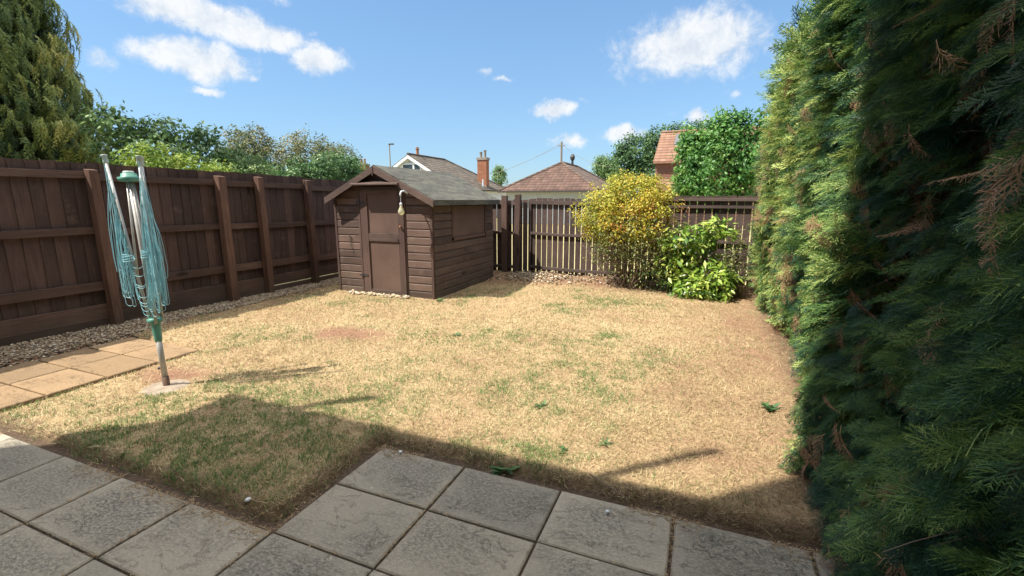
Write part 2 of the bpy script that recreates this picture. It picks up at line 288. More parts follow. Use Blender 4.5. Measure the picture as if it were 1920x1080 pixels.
# ------------------------------------------------------------------ mesh helpers
def tag(o, label=None, cat=None, group=None, kind=None):
    if label: o['label'] = label
    if cat: o['category'] = cat
    if group: o['group'] = group
    if kind: o['kind'] = kind
    return o
def thing(name, label, cat, loc=(0, 0, 0), group=None):
    o = bpy.data.objects.new(name, None); COL.objects.link(o); o.location = loc; o.empty_display_size = 0.1
    return tag(o, label, cat, group)
def world_loc(o):
    v = Vector(o.location)
    return v
def link(name, me, mat, parent=None):
    me.materials.append(mat) if mat else None
    o = bpy.data.objects.new(name, me); COL.objects.link(o)
    if parent:
        o.parent = parent
        root = parent; off = Vector((0, 0, 0))
        while root: off += Vector(root.location); root = root.parent
        o.location = -off      # vertices are written in world coordinates
    return o
def np_mesh(name, V, F, mat, parent=None, tint=None, smooth=False, extra=None):
    """V (n,3); F (m,k) equal-sided faces"""
    V = np.asarray(V, dtype=np.float32); F = np.asarray(F, dtype=np.int32)
    me = bpy.data.meshes.new(name); k = F.shape[1]
    me.vertices.add(len(V)); me.vertices.foreach_set('co', V.ravel())
    me.loops.add(F.size); me.loops.foreach_set('vertex_index', F.ravel())
    me.polygons.add(len(F)); me.polygons.foreach_set('loop_start', np.arange(0, F.size, k, dtype=np.int32))
    me.polygons.foreach_set('loop_total', np.full(len(F), k, dtype=np.int32))
    if smooth: me.polygons.foreach_set('use_smooth', np.ones(len(F), dtype=bool))
    if tint is not None:
        at = me.attributes.new('tint', 'FLOAT', 'FACE' if len(tint) == len(F) else 'POINT')
        at.data.foreach_set('value', np.asarray(tint, dtype=np.float32))
    for nm, vals in (extra or {}).items():
        at = me.attributes.new(nm, 'FLOAT', 'POINT'); at.data.foreach_set('value', np.asarray(vals, dtype=np.float32))
    me.update(calc_edges=True); me.validate()
    return link(name, me, mat, parent)

class MB:
    def __init__(s): s.v = []; s.f = []; s.t = []; s.tint = None
    def add(s, vs, fs, tint=None):
        n = len(s.v); s.v += [tuple(x) for x in vs]; s.f += [tuple(i + n for i in f) for f in fs]
        tv = random.random() if tint is None else tint
        s.t += [tv] * len(fs); return s
    def box(s, x0, x1, y0, y1, z0, z1, tint=None):
        vs = [(x0, y0, z0), (x1, y0, z0), (x1, y1, z0), (x0, y1, z0), (x0, y0, z1), (x1, y0, z1), (x1, y1, z1), (x0, y1, z1)]
        return s.add(vs, [(0, 3, 2, 1), (4, 5, 6, 7), (0, 1, 5, 4), (1, 2, 6, 5), (2, 3, 7, 6), (3, 0, 4, 7)], tint)
    def bar(s, a, b, w, h, up=(0, 0, 1), tint=None, segs=1, sag=0.0):
        """rectangular bar from a to b; w sideways, h along up"""
        a, b = Vector(a), Vector(b); d = (b - a).normalized(); up = Vector(up)
        sd = d.cross(up).normalized(); u2 = sd.cross(d).normalized()
        vs = []
        for i in range(segs + 1):
            k = i / segs; c = a.lerp(b, k) - Vector((0, 0, 1)) * sag * 4 * k * (1 - k)
            for sx, sz in ((-1, -1), (1, -1), (1, 1), (-1, 1)): vs.append(c + sd * sx * w / 2 + u2 * sz * h / 2)
        fs = [(0, 1, 2, 3)] + [(i * 4 + j, i * 4 + 4 + j, i * 4 + 4 + (j + 1) % 4, i * 4 + (j + 1) % 4) for i in range(segs) for j in range(4)]
        e = segs * 4; fs.append((e + 3, e + 2, e + 1, e))
        return s.add(vs, fs, tint)
    def tube(s, pts, r, n=8, tint=None, cap=True):
        """tube through pts; r number or list"""
        P = [Vector(p) for p in pts]; rs = r if isinstance(r, (list, tuple)) else [r] * len(P)
        d = (P[1] - P[0]).normalized(); ref = Vector((0, 0, 1)) if abs(d.z) < 0.9 else Vector((1, 0, 0))
        a = d.cross(ref).normalized(); vs = []
        for i, p in enumerate(P):
            t_ = (P[min(i + 1, len(P) - 1)] - P[max(i - 1, 0)]).normalized()
            a = (a - t_ * a.dot(t_)).normalized(); b = t_.cross(a)
            for j in range(n):
                an = 2 * math.pi * j / n; vs.append(p + (a * math.cos(an) + b * math.sin(an)) * rs[i])
        fs = [(i * n + j, i * n + (j + 1) % n, (i + 1) * n + (j + 1) % n, (i + 1) * n + j) for i in range(len(P) - 1) for j in range(n)]
        if cap: fs += [tuple(range(n - 1, -1, -1)), tuple(range((len(P) - 1) * n, len(P) * n))]
        return s.add(vs, fs, tint)
    def lathe(s, prof, c, n=16, tint=None, axis=None):
        cx, cy, cz = c; vs = []
        for (r, z) in prof:
            for j in range(n): an = 2 * math.pi * j / n; vs.append((cx + r * math.cos(an), cy + r * math.sin(an), cz + z))
        fs = [(i * n + j, i * n + (j + 1) % n, (i + 1) * n + (j + 1) % n, (i + 1) * n + j) for i in range(len(prof) - 1) for j in range(n)]
        fs += [tuple(range(n - 1, -1, -1)), tuple(range((len(prof) - 1) * n, len(prof) * n))]
        return s.add(vs, fs, tint)
    def prism(s, poly, ext, tint=None):
        """planar polygon poly (list of 3d points) extruded by vector ext"""
        n = len(poly); e = Vector(ext); vs = [Vector(p) for p in poly] + [Vector(p) + e for p in poly]
        fs = [tuple(range(n)), tuple(range(2 * n - 1, n - 1, -1))] + [(i, i + n, (i + 1) % n + n, (i + 1) % n) for i in range(n)]
        return s.add(vs, fs, tint)
    def build(s, name, mat, parent=None, bevel=0.0, smooth=False, recalc=True):
        me = bpy.data.meshes.new(name); me.from_pydata(s.v, [], s.f)
        at = me.attributes.new('tint', 'FLOAT', 'FACE'); at.data.foreach_set('value', np.array(s.t, dtype=np.float32))
        if recalc:
            import bmesh
            bm = bmesh.new(); bm.from_mesh(me); bmesh.ops.recalc_face_normals(bm, faces=bm.faces); bm.to_mesh(me); bm.free()
        if smooth: me.polygons.foreach_set('use_smooth', [True] * len(me.polygons))
        me.update()
        o = link(name, me, mat, parent)
        if bevel:
            b = o.modifiers.new('bevel', 'BEVEL'); b.width = bevel; b.segments = 2; b.limit_method = 'ANGLE'; b.angle_limit = R(50)
        if smooth and not bevel:
            pass
        return o

# smooth value noise for numpy placement
_tab = np.random.default_rng(3).random((64, 64))
def vnoise(x, y, s=1.0, o=0):
    x = np.asarray(x) * s + 17.3 * o + 100; y = np.asarray(y) * s + 7.7 * o + 100
    xi = np.floor(x).astype(int); yi = np.floor(y).astype(int); fx = x - xi; fy = y - yi
    fx = fx * fx * (3 - 2 * fx); fy = fy * fy * (3 - 2 * fy)
    g = lambda a, b: _tab[a % 64, b % 64]
    return (g(xi, yi) * (1 - fx) + g(xi + 1, yi) * fx) * (1 - fy) + (g(xi, yi + 1) * (1 - fx) + g(xi + 1, yi + 1) * fx) * fy
def fbm(x, y, s=1.0, o=0):
    return (vnoise(x, y, s, o) + .5 * vnoise(x, y, s * 2.1, o + 1) + .25 * vnoise(x, y, s * 4.3, o + 2)) / 1.75
def unit(v): return v / np.maximum(np.linalg.norm(v, axis=-1, keepdims=True), 1e-9)

# ------------------------------------------------------------------ ground, patio, path, lawn
gb = MB(); gb.add([(-400, -60, -0.02), (400, -60, -0.02), (400, 900, -0.02), (-400, 900, -0.02)], [(0, 1, 2, 3)])
tag(gb.build('ground', MAT['earth'], recalc=False), kind='structure')

def slab(mb, x0, x1, y0, y1, top, g=0.006):
    x0 += g + random.uniform(-.001, .003); x1 -= g + random.uniform(-.001, .003); y0 += g; y1 -= g + random.uniform(-.001, .003)
    dz = [random.uniform(-0.003, 0.003) for _ in range(4)]; tv = random.random()
    e = 0.007; cs = [(x0, y0), (x1, y0), (x1, y1), (x0, y1)]; ins = [(x0 + e, y0 + e), (x1 - e, y0 + e), (x1 - e, y1 - e), (x0 + e, y1 - e)]
    vs = [(x, y, top - 0.06) for x, y in cs] + [(x, y, top - 0.006 + d) for (x, y), d in zip(cs, dz)] + [(x, y, top + d) for (x, y), d in zip(ins, dz)]
    fs = [(8, 9, 10, 11)] + [(i, (i + 1) % 4, (i + 1) % 4 + 4, i + 4) for i in range(4)] + [(i + 4, (i + 1) % 4 + 4, (i + 1) % 4 + 8, i + 8) for i in range(4)]
    mb.add(vs, fs, tv)
pm = MB()
XS = [-6.70, -6.10, -5.50, -4.88, -4.27, -3.66, -3.06, -2.455, -1.85, -1.24, -0.63, -0.03, 0.575, 1.18, 1.8]
YS = [-0.74, -0.31, 0.12, 0.55, 0.98, 1.41, 1.84, 2.27]
for i in range(len(XS) - 1):
    for j in range(len(YS) - 1):
        if YS[j + 1] > 1.42 and XS[i] < -1.9: continue
        if YS[j + 1] > 1.42 and XS[i] > 1.2: continue
        slab(pm, XS[i], XS[i + 1], YS[j], YS[j + 1], 0.0)
tag(pm.build('patio', MAT['slab'], recalc=False), kind='structure')
pm = MB()
for i, (a, b) in enumerate([(-6.11, -5.51), (-5.51, -4.91)]):
    for j in range(4):
        y = 1.42 + j * 0.43; slab(pm, a, b, y, y + 0.425, 0.022)
tag(pm.build('path', MAT['slab_path'], recalc=False), kind='structure')

def patio_dist(x, y):
    """signed distance from the paved area (positive on the lawn)"""
    dA = y - 1.41
    dB = np.where(x < -1.85, np.hypot(-1.85 - x, np.maximum(y - 2.27, 0)), y - 2.27)
    dP = np.where((y < 3.14), np.where(x > -5.5, x + 4.91, -6.11 - x), np.hypot(np.maximum(np.abs(x + 5.51) - 0.6, 0), y - 3.14))
    d = np.minimum(dA, dB)
    return np.minimum(d, dP), dP
GX0, GX1, GY0, GY1 = -7.05, 1.9, 1.28, 9.3
nx, ny = 300, 268
gx, gy = np.meshgrid(np.linspace(GX0, GX1, nx), np.linspace(GY0, GY1, ny))
def lawn_h(x, y):
    d, dP = patio_dist(x, y)
    edge = np.clip((d - 0.015 - 0.05 * fbm(x, y, 9, 3)) / 0.07, 0, 1); edge = edge * edge * (3 - 2 * edge)
    h = 0.030 + 0.035 * (fbm(x, y, 1.1, 1) - .5) + 0.016 * (fbm(x, y, 7, 2) - .5) + 0.006 * (vnoise(x, y, 30, 5) - .5)
    nearpath = np.clip(1 - dP / 0.25, 0, 1); h = h * (1 - 0.5 * nearpath) + 0.004
    # low mounds of soil at the back under the bushes
    h += 0.07 * np.exp(-((y - 8.9) / 0.5) ** 2) * (0.5 + fbm(x, y, 2.5, 6))
    return -0.035 + (h + 0.035) * edge
hz = lawn_h(gx, gy)
def bare_mask(x, y):
    """bare soil where the grass has gone"""
    b = np.clip((x + 0.9) / 1.6, 0, 1) * 0.52                                    # dusty strip beside the hedge
    b = np.maximum(b, np.clip(1 - np.hypot((x + 4.35) / 0.55, (y - 4.1 + 1.6) / 0.35), 0, 1) * 1.2)  # around the airer
    b = np.maximum(b, np.clip(1.4 - np.hypot((x + 3.75) / 0.42, (y - 4.15) / 0.30), 0, 1))       # worn patch
    b = np.maximum(b, np.clip((y - 7.7) / 0.8, 0, 1) * 0.9)
    b = np.maximum(b, np.clip((-x - np.where(y > 3.2, 6.05, 5.75)) / 0.3, 0, 1))
    b = b + 1.0 * (fbm(x, y, 2.3, 9) - 0.55) + 0.5 * (fbm(x, y, 7.0, 10) - .5)
    return np.clip(b, 0, 1)
def green_mask(x, y):
    g = np.exp(-(((x + 3.0) / 0.85) ** 2 + ((y - 2.05) / 0.62) ** 2)) * 2.4
    g = np.maximum(g, np.exp(-(((x + 2.15) / 0.5) ** 2 + ((y - 2.75) / 0.35) ** 2)) * 0.6)
    g = np.maximum(g, np.exp(-(((x + 3.9) / 0.5) ** 2 + ((y - 1.85) / 0.4) ** 2)) * 0.55)
    g = np.maximum(g, np.exp(-(((x + 1.45) / 0.55) ** 2 + ((y - 3.5) / 0.5) ** 2)) * 0.75)
    g = np.maximum(g, np.exp(-(((x + 1.9) / 0.9) ** 2 + ((y - 4.6) / 0.5) ** 2)) * 0.5)
    g = np.maximum(g, np.exp(-(((x + 4.6) / 0.9) ** 2 + ((y - 6.0) / 0.25) ** 2)) * 0.3)
    g = np.maximum(g, np.clip(fbm(x, y, 1.3, 77) * 3.2 - 1.55, 0, .75) * np.clip((.6 - x) / 1.2, 0.15, 1)); g = g + 0.07
    return np.clip(g * np.clip(fbm(x, y, 5.0, 12) * 2.6 - 0.45, 0, 1.8), 0, 1)
dd, dP_ = patio_dist(gx, gy)
pnear = np.minimum(gy - 1.41, np.where(gx < -1.85, np.hypot(-1.85 - gx, np.maximum(gy - 2.27, 0)), gy - 2.27))
dark_soil = np.clip(1.0 - (pnear - 0.05) / 0.13, 0, 1) * 0.85  # darker soil along the paving, around the back shrubs and by the hedge
dark_soil = np.maximum(dark_soil, np.clip(1 - np.hypot((gx + 0.6) / 1.6, (gy - 8.75) / 0.45), 0, 1) * 0.6)
dark_soil = np.maximum(dark_soil, np.clip((gx - 0.72) / 0.2, 0, 1) * 0.6)
idx = np.arange(nx * ny).reshape(ny, nx)
F = np.stack([idx[:-1, :-1], idx[:-1, 1:], idx[1:, 1:], idx[1:, :-1]], -1).reshape(-1, 4)
V = np.stack([gx, gy, hz], -1).reshape(-1, 3)
tag(np_mesh('lawn', V, F, MAT['lawn'], None, bare_mask(gx, gy).ravel(), True, {'dark_soil': dark_soil.ravel()}), kind='structure')

def blades(n_try, sel, width, hgt, flat, lean, tintf, name, label, seglen=None, ymax=9.0):
    pass
# --- grass: short dry blades, most of them bent flat
N = 1000000
# density ~ 1/dist^1.3 : sample in polar-ish coordinates by rejection
x = rng.uniform(-6.5, 0.95, N); y = rng.uniform(1.35, 9.0, N)
dc = np.hypot(x, y)
keep = rng.random(N) < np.clip((3.0 / dc) ** 1.5, 0, 1)
# camera's field only
ang = np.degrees(np.arctan2(-x, y)); keep &= (ang < 78) 
d, dP = patio_dist(x, y)
keep &= d > 0.0 + 0.085 * fbm(x, y, 9, 3) + np.where(dP < 0.1, 0.0, 0)
inshed = (x > -5.9) & (x < -3.82) & (y > 6.2) & (y < 8.55); keep &= ~inshed
bm_ = bare_mask(x, y); keep &= rng.random(N) > bm_ * 0.93
keep &= rng.random(N) > np.clip((x - 0.55) / 0.3, 0, 1) * 0.7
keep &= np.hypot(x + 4.12, y - 2.31) > 0.17
tuft = fbm(x, y, 12, 20); keep &= rng.random(N) < np.clip(tuft * 2.2 - 0.35, 0.12, 1)
x, y, dc = x[keep], y[keep], dc[keep]; n = len(x)
z = lawn_h(x, y) - 0.003
gm = green_mask(x, y); isg = rng.random(n) < gm
L = rng.uniform(0.014, 0.040, n) * np.where(isg, 0.95, 1.0) * (1 + 0.07 * np.minimum(dc, 6))
pn = np.minimum(y - 1.41, np.where(x < -1.85, np.hypot(-1.85 - x, np.maximum(y - 2.27, 0)), y - 2.27))
L *= np.where(pn < 0.3, 1.2, 1.0); L *= np.where(rng.random(n) < .006, 2.6, 1.0)
az = rng.uniform(0, 2 * np.pi, n)
el = np.where(isg, rng.uniform(0.5, 1.35, n), rng.uniform(0.05, 0.95, n) ** 1.1)
el = np.where(rng.random(n) < 0.15, rng.uniform(0.8, 1.4, n), el)
dirv = np.stack([np.cos(az) * np.cos(el), np.sin(az) * np.cos(el), np.sin(el)], -1)
bend = np.stack([np.cos(az), np.sin(az), np.full(n, -0.35)], -1)
B = np.stack([x, y, z], -1); T1 = B + dirv * (L * 0.55)[:, None]; T2 = T1 + unit(dirv + bend * rng.uniform(0.2, 1.0, n)[:, None]) * (L * 0.5)[:, None]
sd = unit(np.stack([-np.sin(az) + rng.normal(0, .3, n), np.cos(az) + rng.normal(0, .3, n), rng.normal(0, .4, n)], -1)) * (0.0009 * (0.8 + 0.26 * dc) * rng.uniform(.7, 1.3, n))[:, None]
V = np.stack([B - sd, B + sd, T1 + sd * .8, T1 - sd * .8, T2], 1).reshape(-1, 3)
o5 = (np.arange(n) * 5)[:, None]
Fq = np.concatenate([o5 + np.array([[0, 1, 2]]), o5 + np.array([[0, 2, 3]]), o5 + np.array([[3, 2, 4]])], 1).reshape(-1, 3)
dry = np.clip(-0.02 + 0.42 * fbm(x, y, 3.0, 31) + 0.40 * fbm(x, y, .9, 33) - .10 * np.clip((x + 1) / 1.2, 0, 1) + rng.normal(0, 0.13, n), 0.02, 0.64)
dry = np.where(rng.random(n) < 0.10, rng.uniform(0.0, 0.15, n), dry)
tv = np.where(isg, rng.uniform(0.74, 1.0, n), dry)
grass = np_mesh('grass', V, Fq, MAT['blade'], None, np.repeat(tv, 3))
tag(grass, 'dry straw coloured grass with green patches covering the lawn', 'grass', kind='stuff')

# --- straw and crumbs in the slab joints and along the lawn edge
n = 9000
which = rng.random(n)
jx = np.array(XS[3:14]); jy = np.array(YS)
x = np.where(which < .5, rng.choice(jx, n), rng.uniform(-4.6, 0.9, n)) + rng.normal(0, 0.006, n)
y = np.where(which < .5, rng.uniform(0.5, 2.3, n), rng.choice(jy, n)) + rng.normal(0, 0.006, n)
edge = rng.random(n) < 0.35
ex = rng.uniform(-4.6, 0.75, n); ey = np.where(ex < -1.85, 1.41, 2.27) - np.abs(rng.normal(0, 0.05, n))
x = np.where(edge, ex, x); y = np.where(edge, ey, y)
d, _ = patio_dist(x, y); k = (d < 0.02) & (vnoise(x, y, 3.1, 44) > 0.42); x, y = x[k], y[k]; n = len(x)
az = rng.uniform(0, 6.28, n); L = rng.uniform(0.004, 0.022, n)
B = np.stack([x, y, np.full(n, 0.003)], -1); D = np.stack([np.cos(az), np.sin(az), rng.uniform(0, .25, n)], -1) * L[:, None]
sd = np.stack([-np.sin(az), np.cos(az), np.zeros(n)], -1) * rng.uniform(0.0008, 0.0024, n)[:, None]
V = np.stack([B - sd, B + sd, B + D + sd, B + D - sd], 1).reshape(-1, 3); F = np.arange(n * 4).reshape(-1, 4)
lit = np_mesh('dry_litter', V, F, MAT['blade'], None, rng.uniform(0, 0.28, n))
tag(lit, 'dry grass litter lying in the joints of the patio slabs', 'litter', kind='stuff')

# --- gravel by the fence, rubble near the back fence
def stones(name, label, P, size, tint, cat='gravel'):
    n = len(P)
    base = np.array([(1, 0, 0), (-1, 0, 0), (0, 1, 0), (0, -1, 0), (0, 0, 1), (0, 0, -1), (.7, .7, .35), (-.7, .7, .3), (-.7, -.7, .35), (.7, -.7, .3)], float)
    f = np.array([(0, 6, 4), (6, 2, 4), (2, 7, 4), (7, 1, 4), (1, 8, 4), (8, 3, 4), (3, 9, 4), (9, 0, 4), (0, 5, 6), (6, 5, 2), (2, 5, 7), (7, 5, 1), (1, 5, 8), (8, 5, 3), (3, 5, 9), (9, 5, 0)])
    V = base[None] * (1 + rng.uniform(-.25, .25, (n, 10, 1)))
    V = V * (size[:, None, None] * np.stack([rng.uniform(.7, 1.3, n), rng.uniform(.6, 1.0, n), rng.uniform(.35, .65, n)], -1)[:, None, :])
    a = rng.uniform(0, 6.28, n); ca, sa = np.cos(a)[:, None], np.sin(a)[:, None]
    tl = rng.normal(0, .3, n)[:, None]
    X = V[..., 0] * ca - V[..., 1] * sa; Y = V[..., 0] * sa + V[..., 1] * ca; Z = V[..., 2] + X * tl
    V = np.stack([X, Y, Z], -1) + P[:, None, :]
    F = (f[None] + (np.arange(n) * 10)[:, None, None]).reshape(-1, 3)
    o = np_mesh(name, V.reshape(-1, 3), F, MAT['stone'], None, np.repeat(tint, 16)); return tag(o, label, cat, kind='stuff')
n = 19000
x = rng.uniform(-6.95, -6.1, n); y = rng.uniform(1.3, 8.2, n)
w = np.where(y < 3.2, -6.12, -6.20 - 0.06 * (y - 3) + 0.45 * (fbm(x, y, 1.5, 8) - .45)); x = -6.95 + (x + 6.95) * (w + 6.95) / 0.85
stones('gravel', 'pale gravel strip lying along the foot of the dark fence', np.stack([x, y, lawn_h(x, y) * 0.6 + 0.01 + rng.uniform(0, .02, n)], -1), rng.uniform(0.006, 0.020, n), np.clip(rng.normal(.44, .27, n), 0, 1))
n = 1000
x = np.concatenate([rng.normal(-3.05, 0.35, 700), rng.normal(-1.9, 0.6, 300)]); y = np.concatenate([rng.normal(8.55, 0.22, 700), rng.normal(8.6, 0.2, 300)])
stones('rubble', 'pale rubble and stones heaped by the back fence near the shed', np.stack([x, y, lawn_h(x, y) + 0.01 + rng.uniform(0, .05, n)], -1), rng.uniform(0.008, 0.032, n), np.clip(rng.normal(.55, .22, n), 0, 1), 'rubble')
n = 150
x = rng.uniform(-5.55, -4.30, n); y = rng.normal(6.13, 0.05, n)
stones('foundation_rubble', 'broken pale concrete showing below the shed door', np.stack([x, y, lawn_h(x, y) + 0.01], -1), rng.uniform(0.010, 0.045, n), np.clip(rng.normal(.62, .15, n), 0, 1), 'rubble')

# ------------------------------------------------------------------ left fence
def fx(y): return -6.99 + 0.11 * min(max((y - 2.2) / 2.5, 0), 1)
POSTS = [1.72, 3.37, 4.93, 5.60, 6.62, 8.15]
fr = thing('board_fence', 'tall dark brown board fence along the left side of the lawn', 'fence', (-6.9, 5, 0))
ends = [0.2] + POSTS + [9.2]
for a, b in zip(ends[:-1], ends[1:]):
    mb = MB(); y = a
    topz = 2.06 + random.uniform(-.02, .02)
    while y < b - 0.01:
        w = min(random.choice([0.125, 0.145, 0.15]), b - y); tv = random.random()
        x = fx(y); zt = topz + random.uniform(-.006, .006) - 0.012 * (y - 3)
        g = 0.003 if random.random() < .035 else -0.006
        mb.add([(x - .018, y, .30), (x - .002, y, .30), (x - .008, y + w - g, .30), (x - .020, y + w - g, .30),
                (x - .018, y, zt), (x - .002, y, zt), (x - .008, y + w - g, zt), (x - .020, y + w - g, zt)],
               [(0, 3, 2, 1), (4, 5, 6, 7), (0, 1, 5, 4), (1, 2, 6, 5), (2, 3, 7, 6), (3, 0, 4, 7)], tv)
        y += w
    mb.build('panel', MAT['fence'], fr)
    for z, h in ((1.885, .085), (1.215, .085), (0.55, .11)):
        z2 = z - 0.012 * ((a + b) / 2 - 3) + random.uniform(-.015, .015)
        mb = MB(); mb.bar((fx(a) + .026, a + .003, z2), (fx(b) + .026, b - .003, z2 + random.uniform(-.01, .01)), .038, h, segs=4, sag=random.uniform(0, .012))
        mb.build('rail', MAT['fence_h'], fr, bevel=0.003)
    far = a > 5.5
    zz = [(-.03, .125), (.1275 + (.016 if far else .0), .315)]
    for z0, z1 in zz:
        mb = MB(); mb.bar((fx(a) + .032, a + .002, (z0 + z1) / 2), (fx(b) + .032, b - .002, (z0 + z1) / 2 + random.uniform(-.004, .004)), .03, z1 - z0)
        mb.build('gravel_board', MAT['fence_h'], fr, bevel=0.003)
for y in POSTS:
    mb = MB(); x = fx(y) + .048; tl = random.uniform(-.02, .02)
    zt = 2.0 - 0.012 * (y - 3) + random.uniform(-.03, .01)
    w = 0.10 if y not in (4.93,) else 0.12
    mb.add([(x, y - w/2, -.05), (x + .12, y - w/2, -.05), (x + .12, y + w/2, -.05), (x, y + w/2, -.05),
            (x, y - w/2 + tl, zt), (x + .105, y - w/2 + tl, zt - .015), (x + .105, y + w/2 + tl, zt - .015), (x, y + w/2 + tl, zt)],
           [(0, 3, 2, 1), (4, 5, 6, 7), (0, 1, 5, 4), (1, 2, 6, 5), (2, 3, 7, 6), (3, 0, 4, 7)])
    mb.build('post', MAT['post'], fr, bevel=0.004)

# ------------------------------------------------------------------ back fence
YB = 9.02
bf = thing('picket_fence', 'brown picket fence with gaps across the back of the garden', 'fence', (-1.5, YB, 0))
def pickets(x0, x1, pitch, w, z0, z1, y, jit=.01):
    mb = MB(); x = x0
    while x < x1:
        l = random.uniform(-.004, .004); zt = z1 + random.uniform(-jit, jit)
        mb.box(x + l, x + l + w, y, y + .018, z0 + random.uniform(-.02, .02), zt)
        x += pitch
    return mb
pickets(-7.0, -3.31, .118, .098, .05, 1.60, YB + .02).build('picket_panel', MAT['picket'], bf)
pickets(-3.28, -0.66, .118, .100, .06, 1.63, YB + .02).build('picket_panel', MAT['picket'], bf)
pickets(-0.62, 2.2, .128, .112, .05, 1.67, YB + .02).build('picket_panel', MAT['picket'], bf)
for (a, b, zs) in ((-7.0, -3.62, ((1.54, .06, 0), (0.92, .06, .0), (.2, .06, 0))), (-3.28, -0.64, ((1.555, .075, .02), (0.93, .05, .035), (.235, .06, .045))), (-0.62, 2.2, ((1.61, .055, 0), (1.48, .05, 0), (.88, .05, .02), (.22, .06, .0)))):
    for z, h, sg in zs:
        mb = MB(); mb.bar((a, YB - .003, z), (b, YB - .003, z + random.uniform(-.01, .01)), .045, h, segs=10, sag=sg)
        mb.build('rail', MAT['picket_h'], bf, bevel=.003)
for (x, w, yy, zt, tl) in ((-3.83, .12, -.12, 1.69, 0), (-3.52, .115, -.14, 1.71, .05), (-3.30, .09, .045, 1.62, 0), (-3.64, .09, .045, 1.62, 0), (-.64, .09, .045, 1.6, 0)):
    mb = MB(); y0 = YB + yy
    mb.add([(x - w/2 - tl, y0, -.03), (x + w/2 - tl, y0, -.03), (x + w/2 - tl, y0 + .09, -.03), (x - w/2 - tl, y0 + .09, -.03),
            (x - w/2, y0, zt), (x + w/2, y0, zt), (x + w/2, y0 + .09, zt), (x - w/2, y0 + .09, zt)],
           [(0, 3, 2, 1), (4, 5, 6, 7), (0, 1, 5, 4), (1, 2, 6, 5), (2, 3, 7, 6), (3, 0, 4, 7)])
    mb.build('post', MAT['trim'], bf, bevel=.004)
mb = MB(); mb.box(-3.80, -3.50, YB - .05, YB - .03, 1.50, 1.56); mb.build('gate_brace', MAT['picket_h'], bf)

# ------------------------------------------------------------------ shed
SX0, SX1, SY0, SY1 = -5.82, -3.90, 6.25, 8.46
AX, AZ = -4.85, 2.085
ZL, ZR = 1.62, 1.62
sh = thing('garden_shed', 'brown wooden garden shed with green mineral felt roof', 'shed', (-4.86, 7.3, 0))
def roofz(x): return AZ + (x - AX) * ((ZL - AZ) / (SX0 - AX)) if x < AX else AZ + (x - AX) * ((ZR - AZ) / (SX1 - AX))
def clad_front(y, x0, x1, fl=-1):
    """lapped horizontal boards, cut under the rake"""
    mb = MB(); z = 0.03
    while z < 2.05:
        z1 = z + 0.125
        # clip x-range where board top is below the roof line
        a, b = x0, x1
        zm = z + .11
        while a < x1 and roofz(a) < zm + .0: a += .02
        while b > x0 and roofz(b) < zm + .0: b -= .02
        if b - a > .05:
            tv = random.random()
            yb, yt = y + fl * .022, y + fl * .006
            mb.add([(a, yb, z), (b, yb, z), (b, y, z), (a, y, z), (a, yb + fl * .001, z + .095), (b, yb + fl * .001, z + .095),
                    (a, yt, z1 - .012), (b, yt, z1 - .012), (a, yt, z1), (b, yt, z1), (b, y, z1), (a, y, z1)],
                   [(0, 1, 2, 3), (0, 4, 5, 1), (4, 6, 7, 5), (6, 8, 9, 7), (8, 11, 10, 9), (0, 3, 11, 8, 6, 4), (1, 5, 7, 9, 10, 2)], tv)
        z = z1
    return mb
DX0, DX1 = -5.31, -4.37
# gable backing
mb = MB()
mb.prism([(SX0, SY0 + .002, .0), (SX1, SY0 + .002, .0), (SX1, SY0 + .002, ZR), (AX, SY0 + .002, AZ), (SX0, SY0 + .002, ZL)], (0, .02, 0))
mb.build('front_wall', MAT['trim'], sh)
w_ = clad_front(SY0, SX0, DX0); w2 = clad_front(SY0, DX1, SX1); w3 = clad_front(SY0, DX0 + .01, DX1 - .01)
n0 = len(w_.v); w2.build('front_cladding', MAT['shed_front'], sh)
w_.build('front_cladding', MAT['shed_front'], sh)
up = MB()
for z in (1.90,):
    up.prism([(AX - .30, SY0 - .02, z), (AX + .30, SY0 - .02, z), (AX, SY0 - .02, AZ - .03)], (0, .018, 0))
up.build('gable_board', MAT['trim_h'], sh)
# side wall
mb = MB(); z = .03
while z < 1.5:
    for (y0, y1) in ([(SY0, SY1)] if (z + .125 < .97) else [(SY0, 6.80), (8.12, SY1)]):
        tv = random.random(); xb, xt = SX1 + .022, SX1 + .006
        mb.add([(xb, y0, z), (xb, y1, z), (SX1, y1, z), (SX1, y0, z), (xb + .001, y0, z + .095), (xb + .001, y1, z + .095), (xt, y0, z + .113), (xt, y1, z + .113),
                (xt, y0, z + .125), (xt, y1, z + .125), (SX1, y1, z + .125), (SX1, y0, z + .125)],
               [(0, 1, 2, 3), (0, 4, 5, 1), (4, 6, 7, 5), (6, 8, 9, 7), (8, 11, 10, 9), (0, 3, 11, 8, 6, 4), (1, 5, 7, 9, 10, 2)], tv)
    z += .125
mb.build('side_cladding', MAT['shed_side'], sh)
mb = MB(); mb.box(SX1 - .02, SX1 - .001, SY0 + .025, SY1, 0, ZR - .01); mb.build('side_wall', MAT['trim'], sh)
mb = MB(); mb.box(SX0, SX0 + .02, SY0 + .025, SY1, 0, ZL - .01); mb.build('side_wall', MAT['trim'], sh)
mb = MB(); mb.prism([(SX0, SY1, .0), (SX1, SY1, .0), (SX1, SY1, ZR), (AX, SY1, AZ), (SX0, SY1, ZL)], (0, .02, 0)); mb.build('back_wall', MAT['trim'], sh)
